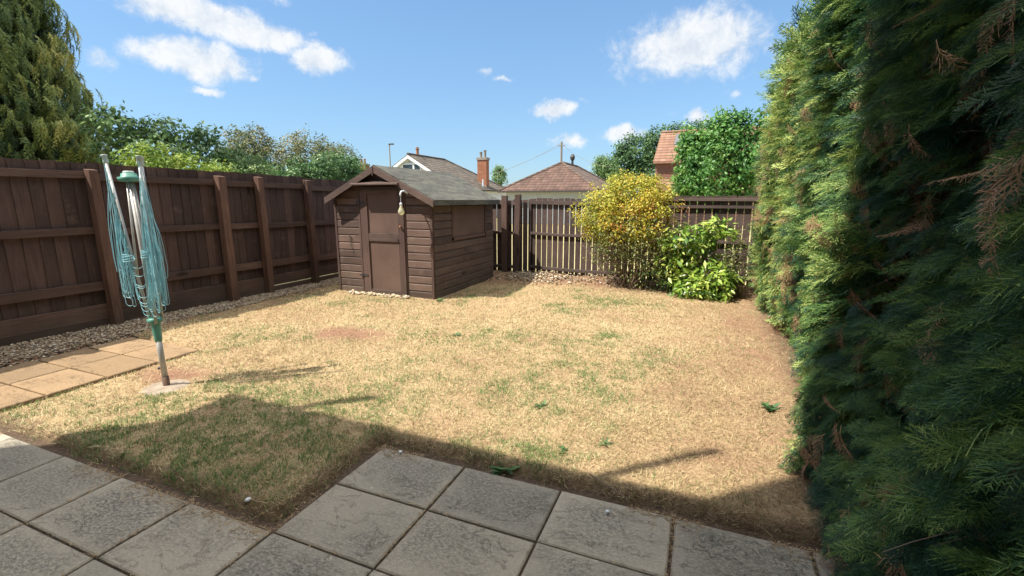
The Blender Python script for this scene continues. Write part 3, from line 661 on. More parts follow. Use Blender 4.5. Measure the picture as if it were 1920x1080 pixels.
# boarded window
mb = MB(); mb.box(SX1 + .001, SX1 + .018, 6.86, 8.06, .99, 1.50); wn = mb.build('boarded_window', MAT['ply'], sh)
mb = MB()
for (y0, y1, z0, z1) in ((6.80, 6.86, .93, 1.50), (8.06, 8.12, .93, 1.50), (6.80, 8.12, .925, .985)): mb.box(SX1 + .001, SX1 + .034, y0, y1, z0, z1)
mb.build('window_frame', MAT['trim'], wn, bevel=.003)
# corner trims
for (x, y) in ((SX0 - .008, SY0 - .032), (SX1 - .035, SY0 - .032)):
    mb = MB(); mb.box(x, x + .045, y, y + .03, 0.02, 1.54 if x > -5 else 1.6); mb.build('corner_trim', MAT['trim'], sh, bevel=.003)
# roof slopes with felt
OV = .16; YF, YR = SY0 - .17, SY1 + .06
sl_r = (ZR - AZ) / (SX1 - AX); sl_l = (ZL - AZ) / (SX0 - AX)
ex_r = SX1 + .14; ez_r = AZ + (ex_r - AX) * sl_r + .03; ex_l = SX0 - .05; ez_l = AZ + (ex_l - AX) * sl_l + .03; az = AZ + .03
def slope_sheet(x0, z0, x1, z1, y0, y1, th, lift, nxs=10, nys=14, warp=.006):
    V = []; 
    for s_ in (0, 1):
        for i in range(nxs + 1):
            for j in range(nys + 1):
                k = i / nxs; yy = y0 + (y1 - y0) * j / nys
                x_ = x0 + (x1 - x0) * k; z_ = z0 + (z1 - z0) * k + lift + (th if s_ else 0)
                z_ += warp * (float(vnoise(x_ * 3, yy * 3, 1, 4)) - .5) * 2 * (1 if s_ else 0) - 0.012 * math.sin(math.pi * j / nys) * k
                V.append((x_, yy, z_))
    a = (nxs + 1) * (nys + 1); f = []
    for i in range(nxs):
        for j in range(nys):
            q = i * (nys + 1) + j; f.append((a + q, a + q + nys + 1, a + q + nys + 2, a + q + 1)); f.append((q, q + 1, q + nys + 2, q + nys + 1))
    for i in range(nxs):
        for j in (0, nys):
            q = i * (nys + 1) + j; f.append((q, q + nys + 1, a + q + nys + 1, a + q))
    for j in range(nys):
        for i in (0, nxs):
            q = i * (nys + 1) + j; f.append((q, q + 1, a + q + 1, a + q))
    return V, f
mb = MB(); V_, f_ = slope_sheet(AX, az, ex_r, ez_r, YF, YR, .022, 0); mb.add(V_, f_, .5)
xm = AX + (ex_r - AX) * .42; zm = az + (ez_r - az) * .42
V_, f_ = slope_sheet(AX - .0, az, xm, zm, YF - .002, YR + .002, .006, .0225); mb.add(V_, f_, .5)
# felt turned down over the eave
mb.box(ex_r, ex_r + .008, YF, YR, ez_r - .065, ez_r + .020, .5)
rf = mb.build('roof', MAT['felt'], sh, smooth=False)
mb = MB(); V_, f_ = slope_sheet(ex_l, ez_l, AX, az, YF, YR, .022, 0); mb.add(V_, f_, .5); mb.build('roof', MAT['felt'], sh)
# bargeboards
for (x0, z0, x1, z1) in ((ex_l, ez_l, AX, az), (AX, az, ex_r, ez_r)):
    mb = MB(); h = .105
    mb.prism([(x0, YF - .022, z0 + .012), (x1, YF - .022, z1 + .012), (x1, YF - .022, z1 + .012 - h), (x0, YF - .022, z0 + .012 - h)], (0, .02, 0))
    mb.build('bargeboard', MAT['trim_h'], sh, bevel=.003)
mb = MB(); mb.box(AX - .012, AX + .012, YF - .032, YF - .021, az - .14, az - .0); mb.build('finial', MAT['trim'], sh, bevel=.003)
# small porch board over the door
mb = MB(); mb.prism([(AX - .44, YF - .06, 1.83), (AX + .48, YF - .06, 1.83), (AX + .46, SY0 - .02, 1.91), (AX - .44, SY0 - .02, 1.91)], (0, 0, .022))
mb.build('door_canopy', MAT['trim_h'], sh, bevel=.003)
mb = MB(); mb.box(AX - .40, AX + .36, SY0 - .065, SY0 - .022, 1.735, 1.765); mb.build('door_head', MAT['trim_h'], sh, bevel=.003)
# door
dy = SY0 - .03
for (x0, x1) in ((DX0, DX0 + .05), (DX1 - .03, DX1)):
    mb = MB(); mb.box(x0 - .012, x1 - .012 if x0 > -5 else x1 - .02, dy + .001, dy + .03, .02, 1.80); mb.build('door_frame', MAT['trim'], sh, bevel=.003)
door = MB(); door.box(-5.255, -4.405, dy + .004, dy + .024, .05, 1.80); door = door.build('door', MAT['ply'], sh)
for (x0, x1, z0, z1) in ((-5.255, -5.115, .05, 1.80), (-4.52, -4.405, .05, 1.80)):
    mb = MB(); mb.box(x0, x1, dy - .018, dy + .003, z0, z1); mb.build('stile', MAT['trim'], door, bevel=.003)
for (z0, z1) in ((.05, .12), (.93, 1.06), (1.68, 1.80)):
    mb = MB(); mb.box(-5.114, -4.521, dy - .016, dy + .003, z0, z1); mb.build('door_rail', MAT['trim_h'], door, bevel=.003)
mb = MB(); mb.tube([(-4.46, dy - .018, 1.18), (-4.46, dy - .05, 1.18)], [.012, .02], 10); mb.build('knob', MAT['pot'], door, smooth=True)
mb = MB(); mb.tube([(-4.53, dy - .02, .965), (-4.53, dy - .045, .965)], [.012, .014], 8); mb.build('latch', MAT['dark'], door)
for hz_ in (.35, 1.55):
    mb = MB(); mb.box(-5.33, -5.16, dy - .024, dy - .018, hz_ - .018, hz_ + .018); mb.tube([(-5.258, dy - .026, hz_ - .03), (-5.258, dy - .026, hz_ + .03)], .006, 6); mb.build('hinge', MAT['dark'], door)
# threshold strip and hanging hook on the cladding
mb = MB(); mb.box(-5.22, -4.36, SY0 - .075, SY0 - .024, .01, .05); mb.build('sill', MAT['trim_h'], sh, bevel=.003)
mb = MB(); hx = -5.52
mb.tube([(hx - .03, SY0 - .024, 1.02), (hx, SY0 - .05, 1.03), (hx + .02, SY0 - .045, 1.0), (hx, SY0 - .035, .97)], .005, 6)
mb.tube([(hx, SY0 - .035, .99), (hx + .005, SY0 - .035, .82)], .003, 5); mb.tube([(hx + .035, SY0 - .035, .97), (hx + .035, SY0 - .035, .82), (hx, SY0 - .035, .82)], .003, 5)
mb.tube([(hx + .05, SY0 - .03, .79), (hx + .05, SY0 - .03, .69)], .003, 5)
mb.build('hook', MAT['dark'], sh)

# bulb lamp on the gable
bl = thing('bulb_lamp', 'hanging glass bulb on a pale curved bracket at the shed front', 'lamp', (-4.22, SY0 - .05, 1.74))
mb = MB(); mb.tube([(-4.21, YF - .02, 1.70), (-4.225, YF - .10, 1.735), (-4.235, YF - .15, 1.725), (-4.24, YF - .165, 1.69), (-4.24, YF - .165, 1.655)], [.012, .013, .014, .014, .012], 8); mb.build('bracket', MAT['white'], bl, smooth=True)
mb = MB(); mb.tube([(-4.24, YF - .165, 1.655), (-4.238, YF - .165, 1.555)], .003, 5); mb.build('cord', MAT['white'], bl)
mb = MB(); mb.lathe([(.008, .185), (.017, .18), (.02, .165), (.02, .14)][::-1], (-4.238, YF - .165, 1.375)); mb.build('cap', MAT['white'], bl, smooth=True)
mb = MB(); mb.lathe([(.005, .0), (.026, .006), (.042, .024), (.047, .048), (.042, .075), (.030, .10), (.021, .12), (.019, .142)], (-4.238, YF - .165, 1.375), 18); mb.build('bulb', MAT['bulb'], bl, smooth=True)

# ------------------------------------------------------------------ rotary airer
ar = thing('rotary_airer', 'folded rotary clothes airer with turquoise lines leaning on the lawn', 'clothes airer', (-4.12, 2.31, 0))
b0 = Vector((-4.12, 2.31, 0)); hub = Vector((-4.215, 2.315, 1.775)); axd = (hub - b0).normalized(); col = b0 + axd * .60
mb = MB(); mb.tube([b0 + axd * .12, b0 + axd * .5], .0215, 14); mb.build('lower_pole', MAT['steel'], ar, smooth=True)
mb = MB(); mb.tube([b0 + axd * .60, hub], .017, 12); mb.build('mast', MAT['steel'], ar, smooth=True)
mb = MB(); mb.tube([b0, b0 + axd * .02, b0 + axd * .04, b0 + axd * .13], [.034, .034, .026, .026], 14); mb.build('ground_socket', MAT['rust'], ar, smooth=True)
mb = MB(); mb.tube([b0 + axd * .2 + Vector((-.02, 0, 0)), b0 + axd * .2 + Vector((-.05, -.01, 0))], [.008, .014], 8); mb.build('lock_knob', MAT['dark'], ar)
mb = MB(); mb.tube([b0 + axd * z for z in (.44, .46, .56, .60, .605, .635, .64)], [.026, .028, .033, .036, .052, .055, .040], 16); mb.build('collar', MAT['greenplastic'], ar, smooth=True)
mb = MB(); mb.tube([hub + axd * z for z in (-.035, -.03, .0, .005, .03, .035)], [.03, .07, .078, .055, .05, .035], 18); mb.build('hub', MAT['greenplastic'], ar, smooth=True)
mb = MB(); mb.tube([hub + axd * .032, hub + axd * .048], [.04, .032], 16); mb.build('hub_cap', MAT['greyplastic'], ar, smooth=True)
tips = [Vector((-4.49, 2.31, 1.955)), Vector((-4.045, 2.31, 1.935)), Vector((-4.20, 2.41, 1.935))]
roots = [col + Vector((-.045, -.01, 0)), col + Vector((.04, -.02, 0)), col + Vector((.02, .045, 0))]
for tpv, rt in zip(tips, roots):
    d = (tpv - rt); midp = rt + d * .5 + Vector((0.0, 0, 0)); u = d.normalized()
    mb = MB(); mb.tube([rt, midp, tpv], .0115, 10); a_ = mb.build('arm', MAT['steel'], ar, smooth=True)
    mb = MB(); mb.tube([tpv - u * .07, tpv - u * .055, tpv - u * .01, tpv - u * .008, tpv], [.015, .019, .018, .022, .022], 12); mb.build('arm_cap', MAT['greyplastic'], a_, smooth=True)
    mb = MB(); h2 = hub + (midp - hub).normalized() * .03; q = rt + d * .28
    mb.tube([hub + Vector(((tpv.x - hub.x) * .12, (tpv.y - hub.y) * .2, -.03)), q], .009, 8); mb.build('strut', MAT['steel'], ar, smooth=True)
    for k in range(9):
        c_ = rt + d * (.22 + .08 * k); mb = MB(); mb.tube([c_ + Vector((-.012, 0, .012)), c_ + Vector((.0, -.016, .0)), c_ + Vector((.012, -.004, -.016))], .003, 5)
        mb.build('line_clip', MAT['greyplastic'], a_)
mb = MB(); rr = random.Random(5)
def cord(A, B, zlow, off, rad, r=.0023):
    """two strands hanging from A and B, joined by a round loop at height zlow"""
    c = Vector(((A.x + B.x) / 2 + off.x, (A.y + B.y) / 2 + off.y, zlow + rad)); an = rr.uniform(-.5, .5)
    e = Vector((math.cos(an), math.sin(an), 0)) * rad
    if (A - B).dot(e) < 0: A, B = B, A
    pts = []
    for (P0, P1) in ((A, c + e),):
        for k in range(7):
            q = k / 7; pts.append(P0.lerp(P1, q) + Vector((rr.uniform(-1, 1), rr.uniform(-1, 1), 0)) * .003 + Vector((off.x, off.y, 0)) * .5 * math.sin(math.pi * q))
    for k in range(7):
        a_ = math.pi * k / 6; pts.append(c + e * math.cos(a_) - Vector((0, 0, rad * 1.25 * math.sin(a_))))
    for k in range(1, 8):
        q = k / 7; P0 = c - e; pts.append(P0.lerp(B, q) + Vector((rr.uniform(-1, 1), rr.uniform(-1, 1), 0)) * .003 + Vector((off.x, off.y, 0)) * .5 * math.sin(math.pi * q))
    mb.tube(pts, r, 5)
for i, (zl0, zl1, sx) in enumerate(((.78, 1.05, -.035), (.70, .98, .045), (.72, .98, .05))):
    for k in range(19):
        f1 = .36 + .62 * k / 18
        A = roots[i] + (tips[i] - roots[i]) * f1; B = roots[i] + (tips[i] - roots[i]) * (f1 - rr.uniform(.0, .22))
        A = A + Vector((rr.uniform(-.02, .02), -.01, 0)); zl = rr.uniform(zl0, zl1) - (.0 if k > 6 else .05)
        if zl > B.z - .1: zl = B.z - .12
        xo = (A.x + B.x) / 2; want = -4.30 if i == 0 else (-3.99 if i == 1 else -4.06)
        drift = (want - xo) * rr.uniform(.0, .7)
        cord(A, B, zl, Vector((drift * .8 + sx * rr.uniform(-.6, 1.7), rr.uniform(-.05, .02), 0)), rr.uniform(.012, .034))
for k in range(9):
    A = roots[0] + (tips[0] - roots[0]) * (.32 + .06 * k); B = roots[1] + (tips[1] - roots[1]) * (.32 + .06 * k)
    zl = .68 + .045 * k * rr.uniform(.7, 1.1); pts = []
    for q in range(17):
        u_ = q / 16; w_2 = 1 - (2 * u_ - 1) ** 4; pts.append(Vector((A.x * (1 - u_) + B.x * u_, A.y * (1 - u_) + B.y * u_ - .02, (A.z * (1 - u_) + B.z * u_) * (1 - w_2) + zl * w_2 - .02 * math.sin(math.pi * u_))))
    mb.tube(pts, .0021, 5)
mb.build('washing_line', MAT['line'], ar)
for q, rad in ((Vector((-4.30, 2.27, 1.12)), .055), (Vector((-4.07, 2.27, 1.16)), .045)):
    mb = MB()
    for k in range(4): mb.tube([q + Vector((rad * math.cos(a_), rad * .6 * math.sin(a_), .012 * k + .01 * math.sin(a_ + k))) for a_ in [i * math.pi / 6 for i in range(13)]], .0028, 5)
    mb.build('line_tie', MAT['line'], ar)
mb = MB(); n_ = 22; prof = []
vs = [(-4.12 + math.cos(a_) * rr_ , 2.30 + math.sin(a_) * rr_, zz_) for (rad, zz_) in ((.02, .055), (.12, .052), (.17, .042), (.20, .0)) for a_, rr_ in [(i * 2 * math.pi / n_, rad * (1 + .18 * math.sin(3.1 * i) * (rad > .1))) for i in range(n_)]]
fs = [(i * n_ + j, i * n_ + (j + 1) % n_, (i + 1) * n_ + (j + 1) % n_, (i + 1) * n_ + j) for i in range(3) for j in range(n_)] + [tuple(range(n_))]
mb.add(vs, fs, .5); o = mb.build('concrete_footing', MAT['concrete']); tag(o, 'rough round pale concrete footing around the base of the clothes airer', 'footing')

# ------------------------------------------------------------------ vegetation generators
def spray_template(seed, n_side, n_sub, L=0.30, wmul=1.0, droop=0.35, spread=0.42):
    """flattened fan of a cypress: axis along +x, fan in xy, normal z. returns quads (m,4,3)"""
    r = np.random.default_rng(seed); Q = []
    def strip(p, d, ln, w0, w1, segs=1, dz=0.0, segw=1.0):
        p = np.array(p, float); d = np.array(d, float); d /= np.linalg.norm(d)
        for s_ in range(segs):
            q = p + d * ln / segs; q[2] -= dz * ln / segs * (s_ + 1) * .5
            sd = np.cross(d, [0, 0, 1.0]); sd /= np.linalg.norm(sd) + 1e-9
            wa = w0 + (w1 - w0) * s_ / segs; wb = w0 + (w1 - w0) * (s_ + 1) / segs
            lift = np.array([0, 0, r.normal(0, .25) * w0])
            Q.append([p - sd * wa + lift, p + sd * wa - lift, q + sd * wb - lift, q - sd * wb + lift]); p = q
        return p
    z_at = lambda u: -droop * L * u * u
    for s_ in range(5):
        u0, u1 = s_ / 5, (s_ + 1) / 5
        strip((L * u0, 0, z_at(u0)), (L * (u1 - u0), 0, z_at(u1) - z_at(u0)), L / 5 * 1.03, .0022 * wmul * (1.3 - u0), .0022 * wmul * (1.3 - u1))
    for i in range(n_side):
        u = .10 + .88 * i / n_side; sgn = 1 if i % 2 else -1
        a = sgn * r.uniform(.5, .85); ln = L * spread * (1 - u) ** .65 * r.uniform(.75, 1.15) + L * .07
        p0 = np.array((L * u, 0, z_at(u))); d = np.array((math.cos(a), math.sin(a), r.uniform(-.35, .05) - droop * u * .8))
        strip(p0, d, ln, .0022 * wmul, .0012 * wmul, 2, .5)
        for j in range(n_sub):
            v = .15 + .8 * j / n_sub; s2 = 1 if j % 2 else -1
            b = a + s2 * r.uniform(.45, .8); p1 = p0 + d / np.linalg.norm(d) * ln * v; p1[2] -= .12 * ln * v * v
            strip(p1, (math.cos(b), math.sin(b), r.uniform(-.45, .1)), ln * (.55 * (1 - v) + .13) * r.uniform(.8, 1.2), .0021 * wmul, .0010 * wmul)
    return np.array(Q)
def place(templates, P, X, Zn, scale, tint, tj=.11):
    """copies templates at P with axis X and fan normal Zn. returns V, F, tint"""
    X = unit(X); Y = unit(np.cross(Zn, X)); Z = np.cross(X, Y)
    ids = rng.integers(0, len(templates), len(P)); Vs = []; Ts = []
    for k, T in enumerate(templates):
        m_ = ids == k; c = m_.sum()
        if not c: continue
        pts = T.reshape(-1, 3)
        M3 = np.stack([X[m_], Y[m_], Z[m_]], 1)
        v = (pts[None] * scale[m_][:, None, None]) @ M3 + P[m_][:, None, :]
        Vs.append(v.reshape(-1, 3)); Ts.append((tint[m_][:, None] + rng.normal(0, tj, (c, len(T)))).ravel())
    V = np.concatenate(Vs); F = np.arange(len(V)).reshape(-1, 4)
    return V, F, np.clip(np.concatenate(Ts), 0, 1)
def leaf_quads(P, Nn, D, size, asp=.5, fold=.15, curl=.0):
    """pointed leaves: 2 triangles each side of a midrib as 2 quads-less tris. returns V,F(4)"""
    D = unit(D - Nn * np.sum(D * Nn, -1, keepdims=True)); Sd = np.cross(Nn, D); s_ = size[:, None]
    tip = P + D * s_ - Nn * s_ * curl
    a = P + D * s_ * .42 + Sd * s_ * asp * .5 + Nn * s_ * fold * asp; b = P + D * s_ * .42 - Sd * s_ * asp * .5 + Nn * s_ * fold * asp
    V = np.stack([P, a, tip, b], 1).reshape(-1, 3); n = len(P); o_ = (np.arange(n) * 4)[:, None]
    F = np.concatenate([o_ + [[0, 2, 1]], o_ + [[0, 3, 2]]], 1).reshape(-1, 3)
    return V, F
def crown(blobs, n_clump, per, clump_r, leaf, asp=.55, up=.35, shell=(.62, 1.02), zmin=None, flat=.8, tvar=.22, topbright=.0, clip=None):
    """clumpy crown from ellipsoids (x,y,z,rx,ry,rz,weight)"""
    W_ = np.array([b[6] for b in blobs], float); W_ /= W_.sum(); ids = rng.choice(len(blobs), n_clump, p=W_)
    Bc = np.array([b[:3] for b in blobs])[ids]; Br = np.array([b[3:6] for b in blobs])[ids]
    u = unit(rng.normal(size=(n_clump, 3))); rr_ = rng.uniform(shell[0], shell[1], n_clump)[:, None]
    C = Bc + u * Br * rr_
    # drop clumps buried deep in another blob
    deep = np.zeros(n_clump, bool)
    for b in blobs:
        q = np.linalg.norm((C - np.array(b[:3])) / np.array(b[3:6]), axis=1); deep |= q < .5
    ok = ~deep
    if zmin is not None: ok &= C[:, 2] > zmin
    C, u = C[ok], u[ok]; nc = len(C)
    ct = rng.normal(.45, tvar, nc); cr = clump_r * rng.uniform(.6, 1.35, nc)
    P = np.repeat(C, per, 0) + rng.normal(size=(nc * per, 3)) * np.repeat(cr, per)[:, None] * np.array([1, 1, flat]) * .55
    out = unit(P - np.repeat(C - u * cr[:, None] * 1.2, per, 0))
    Nn = unit(out * .7 + np.array([0, 0, up]) + rng.normal(size=P.shape) * .45)
    D = unit(out * .5 + rng.normal(size=P.shape) * .7 + np.array([0, 0, -.25]))
    V, F = leaf_quads(P, Nn, D, leaf * rng.uniform(.65, 1.3, len(P)), asp)
    tt = np.clip(np.repeat(ct, per) + rng.normal(0, .12, len(P)), 0, 1)
    return V, F, np.repeat(tt, 2), C
def limbs(mb, base, targets, r0=.08, split=None):
    base = Vector(base)
    for tg in targets:
        tg = Vector(tg); k = random.uniform(.3, .6); m_ = base.lerp(tg, k) + Vector((random.uniform(-.12, .12), random.uniform(-.12, .12), .10)) * (tg - base).length
        mb.tube([base, m_, tg], [r0, r0 * .55, r0 * .12], 7, cap=False)
def tree(name, label, cat, blobs, mat, base, trunk_r, n_clump, per, clump_r, leaf, group=None, wood=None, lmb=7, part='crown', **kw):
    t_ = thing(name, label, cat, base, group)
    V, F, tt, C = crown(blobs, n_clump, per, clump_r, leaf, **kw)
    np_mesh(part, V, F, mat, t_, tt)
    mb = MB(); cz = min(b[2] - b[5] * .3 for b in blobs); ctr = Vector(blobs[0][:3])
    fork = Vector(base).lerp(Vector((ctr.x, ctr.y, max(cz, base[2] + .4))), .8)
    mb.tube([base, Vector(base).lerp(fork, .5), fork], [trunk_r * 1.25, trunk_r, trunk_r * .8], 10)
    sel = C[rng.choice(len(C), min(lmb, len(C)), replace=False)] if lmb else []
    limbs(mb, fork, [tuple(c_) for c_ in sel], trunk_r * .55)
    mb.build('trunk', wood or MAT['bark'], t_, smooth=True)
    return t_

# ------------------------------------------------------------------ conifer hedge on the right
hd = thing('conifer_hedge', 'tall shaggy dark green conifer hedge on the right of the lawn', 'hedge', (1.4, 5, 0))
def face_x(y, z):
    base = 0.66 + 0.10 * np.clip((y - 3) / 3, 0, 1) - 0.06 * np.sin(y * 1.9 + .8) - .05 * np.sin(y * 4.3 + z * 1.3) + 0.22 * (fbm(y, z, .9, 50) - .5) + .16 * (fbm(y, z, 2.6, 51) - .5)
    base = base + 0.16 * np.clip((0.6 - z) / .6, 0, 1) * (y > 3.2) - 0.24 * np.exp(-((z - .30) / .5) ** 2) * np.clip((3.2 - y) / .6, 0, 1)
    return base + 0.26 * np.clip((z - 2.3) / 1.4, 0, 1.2) ** 1.5 * np.clip((y - 3.2) / 1.5, 0, 1)
def top_z(y): return np.where(y < 4.6, 4.6, 4.6 - np.clip((y - 4.6) / .7, 0, 1) * 1.05) + .25 * (fbm(y, y * 0, 1.2, 53) - .5)
def hedge_layer(n, y0, y1, tmpl, s0, s1, depth, name, mat, tmean, tsd, dens_gap=.0, dead=False, z0=.02, tones=None, dd=None, off=.12):
    y = rng.uniform(y0, y1, n) if dd is None else dd(n); z = rng.uniform(z0, 1.0, n) * top_z(y)
    k = fbm(y, z, 1.5, 60) + .5 * (fbm(y, z, 4, 61) - .5) > dens_gap
    y, z = y[k], z[k]; n = len(y)
    dp = rng.random(n) ** 1.4 * depth
    x = face_x(y, z) + dp + off + .22 * np.clip(fbm(y, z, 2.1, 62) - .50, -.15, .4)
    P = np.stack([x, y, z], -1)
    # neighbouring sprays share a lie so that boughs read
    yaw = (fbm(y, z, 1.1, 70) - .5) * 3.2 + rng.normal(0, .38, n) ; pitch = (fbm(y, z, 1.3, 71) - .42) * 1.6 + rng.normal(0, .28, n)
    if dead: pitch = rng.uniform(-1.5, -.4, n)
    X = np.stack([-np.cos(yaw) * np.cos(pitch), np.sin(yaw) * np.cos(pitch) - .25, np.sin(pitch)], -1)
    Zn = unit(np.stack([rng.normal(-.45, .35, n), rng.normal(0, .35, n), np.full(n, .85)], -1))
    sc = rng.uniform(s0, s1, n)
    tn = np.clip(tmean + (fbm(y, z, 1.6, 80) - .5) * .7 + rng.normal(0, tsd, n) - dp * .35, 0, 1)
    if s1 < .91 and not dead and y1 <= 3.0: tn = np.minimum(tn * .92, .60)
    V, F, T = place(tmpl, P - unit(X) * (sc * .12)[:, None], X, Zn, sc, tn)
    return np_mesh(name, V, F, mat, hd, T)
near_t = [spray_template(s_, 20, 8, .30, .84, .45 + .25 * (s_ % 3), .42 + .05 * (s_ % 4)) for s_ in range(7)]
mid_t = [spray_template(20 + s_, 14, 5, .32, 1.6, .4, .45) for s_ in range(6)]
far_t = [spray_template(40 + s_, 9, 3, .30, 2.6, .35, .45) for s_ in range(6)]
dead_t = [spray_template(60 + s_, 18, 6, .22, .85, 1.5, .40) for s_ in range(5)]
hedge_layer(10500, 0.9, 3.0, near_t, .38, .74, .40, 'foliage', MAT['cypress'], .33, .22, .36)  # tint rises from near to far: hedge shade and sun put into the colour
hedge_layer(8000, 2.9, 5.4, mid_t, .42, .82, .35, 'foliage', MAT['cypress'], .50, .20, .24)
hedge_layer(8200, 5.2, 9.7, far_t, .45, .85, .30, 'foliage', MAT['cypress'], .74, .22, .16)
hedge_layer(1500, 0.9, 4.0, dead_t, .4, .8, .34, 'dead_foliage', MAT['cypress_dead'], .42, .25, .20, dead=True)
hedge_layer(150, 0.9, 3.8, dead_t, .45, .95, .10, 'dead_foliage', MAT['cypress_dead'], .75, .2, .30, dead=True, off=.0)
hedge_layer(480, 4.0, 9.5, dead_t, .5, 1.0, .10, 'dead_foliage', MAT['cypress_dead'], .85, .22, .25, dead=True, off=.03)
# top shoots standing above the hedge
n = 900; y = rng.uniform(4.6, 9.7, n); P = np.stack([face_x(y, 3.4) + rng.uniform(.0, .7, n), y, top_z(y) - .05 - rng.random(n) * .25], -1)
X = unit(np.stack([rng.normal(-.45, .45, n), rng.normal(-.1, .5, n), rng.uniform(.25, 1.1, n)], -1)); Zn = unit(rng.normal(size=(n, 3)) + [-.3, -.6, .2])
V, F, T = place(far_t, P, X, Zn, rng.uniform(.6, 1.1, n), np.clip(rng.normal(.66, .16, n), 0, 1)); np_mesh('top_shoots', V, F, MAT['cypress'], hd, T)
# shaded inner mass: brown dead twiggage on a solid core
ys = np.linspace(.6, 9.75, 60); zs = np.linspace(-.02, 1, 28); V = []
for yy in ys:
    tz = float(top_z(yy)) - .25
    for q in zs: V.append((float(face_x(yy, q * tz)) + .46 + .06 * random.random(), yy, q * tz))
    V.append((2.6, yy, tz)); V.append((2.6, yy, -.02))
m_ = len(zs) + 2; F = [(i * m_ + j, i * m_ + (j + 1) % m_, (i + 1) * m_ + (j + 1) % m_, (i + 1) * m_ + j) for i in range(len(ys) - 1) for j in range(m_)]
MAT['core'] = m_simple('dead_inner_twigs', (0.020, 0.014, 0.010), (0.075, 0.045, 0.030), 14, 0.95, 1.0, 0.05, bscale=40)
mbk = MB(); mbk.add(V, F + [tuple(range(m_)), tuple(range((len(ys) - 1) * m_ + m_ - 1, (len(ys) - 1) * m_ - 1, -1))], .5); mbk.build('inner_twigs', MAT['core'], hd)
mb = MB(); r_ = random.Random(9)
for k in range(260):
    y = 0.8 + 5.5 * r_.random() ** 1.5; z = r_.uniform(.1, 3.6); x = float(face_x(y, z)) + .5
    q = Vector((x + .1, y, z)); d_ = Vector((-r_.uniform(.5, 1), r_.uniform(-.7, .6), r_.uniform(-.1, .55))).normalized(); pts = [q.copy()]
    n_ = r_.randint(6, 9); st = r_.uniform(.05, .075)
    for i in range(n_):
        d_ = (d_ + Vector((r_.uniform(-.12, .12), r_.uniform(-.22, .22), r_.uniform(-.26, .12)))).normalized(); q = q + d_ * st; pts.append(q.copy())
    r0 = r_.uniform(.0028, .006); mb.tube(pts, [r0 * (1 - .85 * i / n_) for i in range(n_ + 1)], 5, cap=False)
mb.build('branches', MAT['twig'], hd)
for y in (1.7, 3.2, 4.8, 6.4, 8.0, 9.3):
    mb = MB(); mb.tube([(1.35, y, -.05), (1.37, y + .05, 1.6), (1.35, y, 3.2)], [.09, .07, .03], 8); mb.build('trunk', MAT['bark'], hd)

# ------------------------------------------------------------------ shrubs in the garden
def shrub(name, label, base, parts, stems, stem_top, group=None, r=.012):
    t_ = thing(name, label, 'shrub', base)
    for (nm, mat, blobs, nc, per, cr, leaf, kw) in parts:
        V, F, tt, C = crown(blobs, nc, per, cr, leaf, **kw); np_mesh(nm, V, F, mat, t_, tt)
    mb = MB()
    for _ in range(stems):
        b = Vector(base) + Vector((random.uniform(-.16, .16), random.uniform(-.12, .12), 0)); tp = Vector((base[0] + random.uniform(-1, 1) * stem_top[0], base[1] + random.uniform(-1, 1) * stem_top[1], random.uniform(.45, 1) * stem_top[2]))
        m_ = b.lerp(tp, .5) + Vector((random.uniform(-.08, .08), random.uniform(-.08, .08), .05))
        mb.tube([b, m_, tp], [r * random.uniform(.6, 1.3), r * .6, r * .2], 6, cap=False)
        for _k in range(5):
            p0 = m_.lerp(tp, random.random()); mb.tube([p0, p0 + Vector((random.uniform(-.3, .3), random.uniform(-.25, .25), random.uniform(.0, .28)))], [.004, .0015], 4, cap=False)
    mb.build('stems', MAT['twig'], t_)
    return t_
yb_ = [(-1.25, 8.3, 1.30, .66, .5, .50, 3), (-1.60, 8.3, 1.22, .48, .42, .36, 1.3), (-1.1, 8.35, 1.66, .50, .42, .34, 2.0), (-0.80, 8.3, 1.3, .42, .4, .45, 1.2), (-1.32, 8.3, 1.80, .26, .25, .22, .6)]
shrub('golden_shrub', 'round yellow and orange leaved shrub in front of the back fence', (-1.15, 8.35, 0), [
    ('yellow_foliage', MAT['gold'], yb_, 760, 22, .10, .042, dict(asp=.6, shell=(.66, 1.14), tvar=.20)),
    ('orange_tips', MAT['gold'], [(-1.32, 8.3, 1.62, .62, .45, .36, 1), (-1.72, 8.25, 1.40, .42, .38, .3, .5), (-.85, 8.3, 1.66, .3, .3, .3, .5)], 170, 18, .09, .042, dict(asp=.55, shell=(.92, 1.16), tvar=.08)),
    ('green_foliage', MAT['goldgreen'], [(-1.2, 8.25, 1.0, .76, .5, .52, 2), (-0.75, 8.25, .80, .52, .42, .55, 1.8), (-1.5, 8.25, .80, .42, .35, .38, 1.2), (-1.1, 8.2, .45, .5, .35, .3, .4)], 380, 15, .12, .045, dict(asp=.5, shell=(.35, 1.08), tvar=.3))],
    44, (.85, .4, 1.5), r=.009)
lb1 = [(-0.30, 8.25, .90, .36, .30, .30, 2), (.02, 8.3, .98, .24, .22, .24, 1), (.27, 8.3, 1.14, .17, .18, .13, .6), (-.25, 8.25, .55, .38, .28, .32, 1.6), (.10, 8.25, .55, .3, .25, .25, .8)]
shrub('laurel_shrub', 'upright glossy lime green leaved shrub between the golden shrub and the hedge', (-.1, 8.25, 0), [
    ('foliage', MAT['laurel'], lb1, 215, 9, .10, .125, dict(asp=.36, shell=(.45, 1.12), up=.5, tvar=.3))], 12, (.3, .2, 1.1))
lb2 = [(-.02, 7.98, .20, .40, .28, .20, 2), (.32, 8.0, .26, .27, .25, .26, 1.2), (.16, 8.08, .42, .28, .2, .2, .8)]
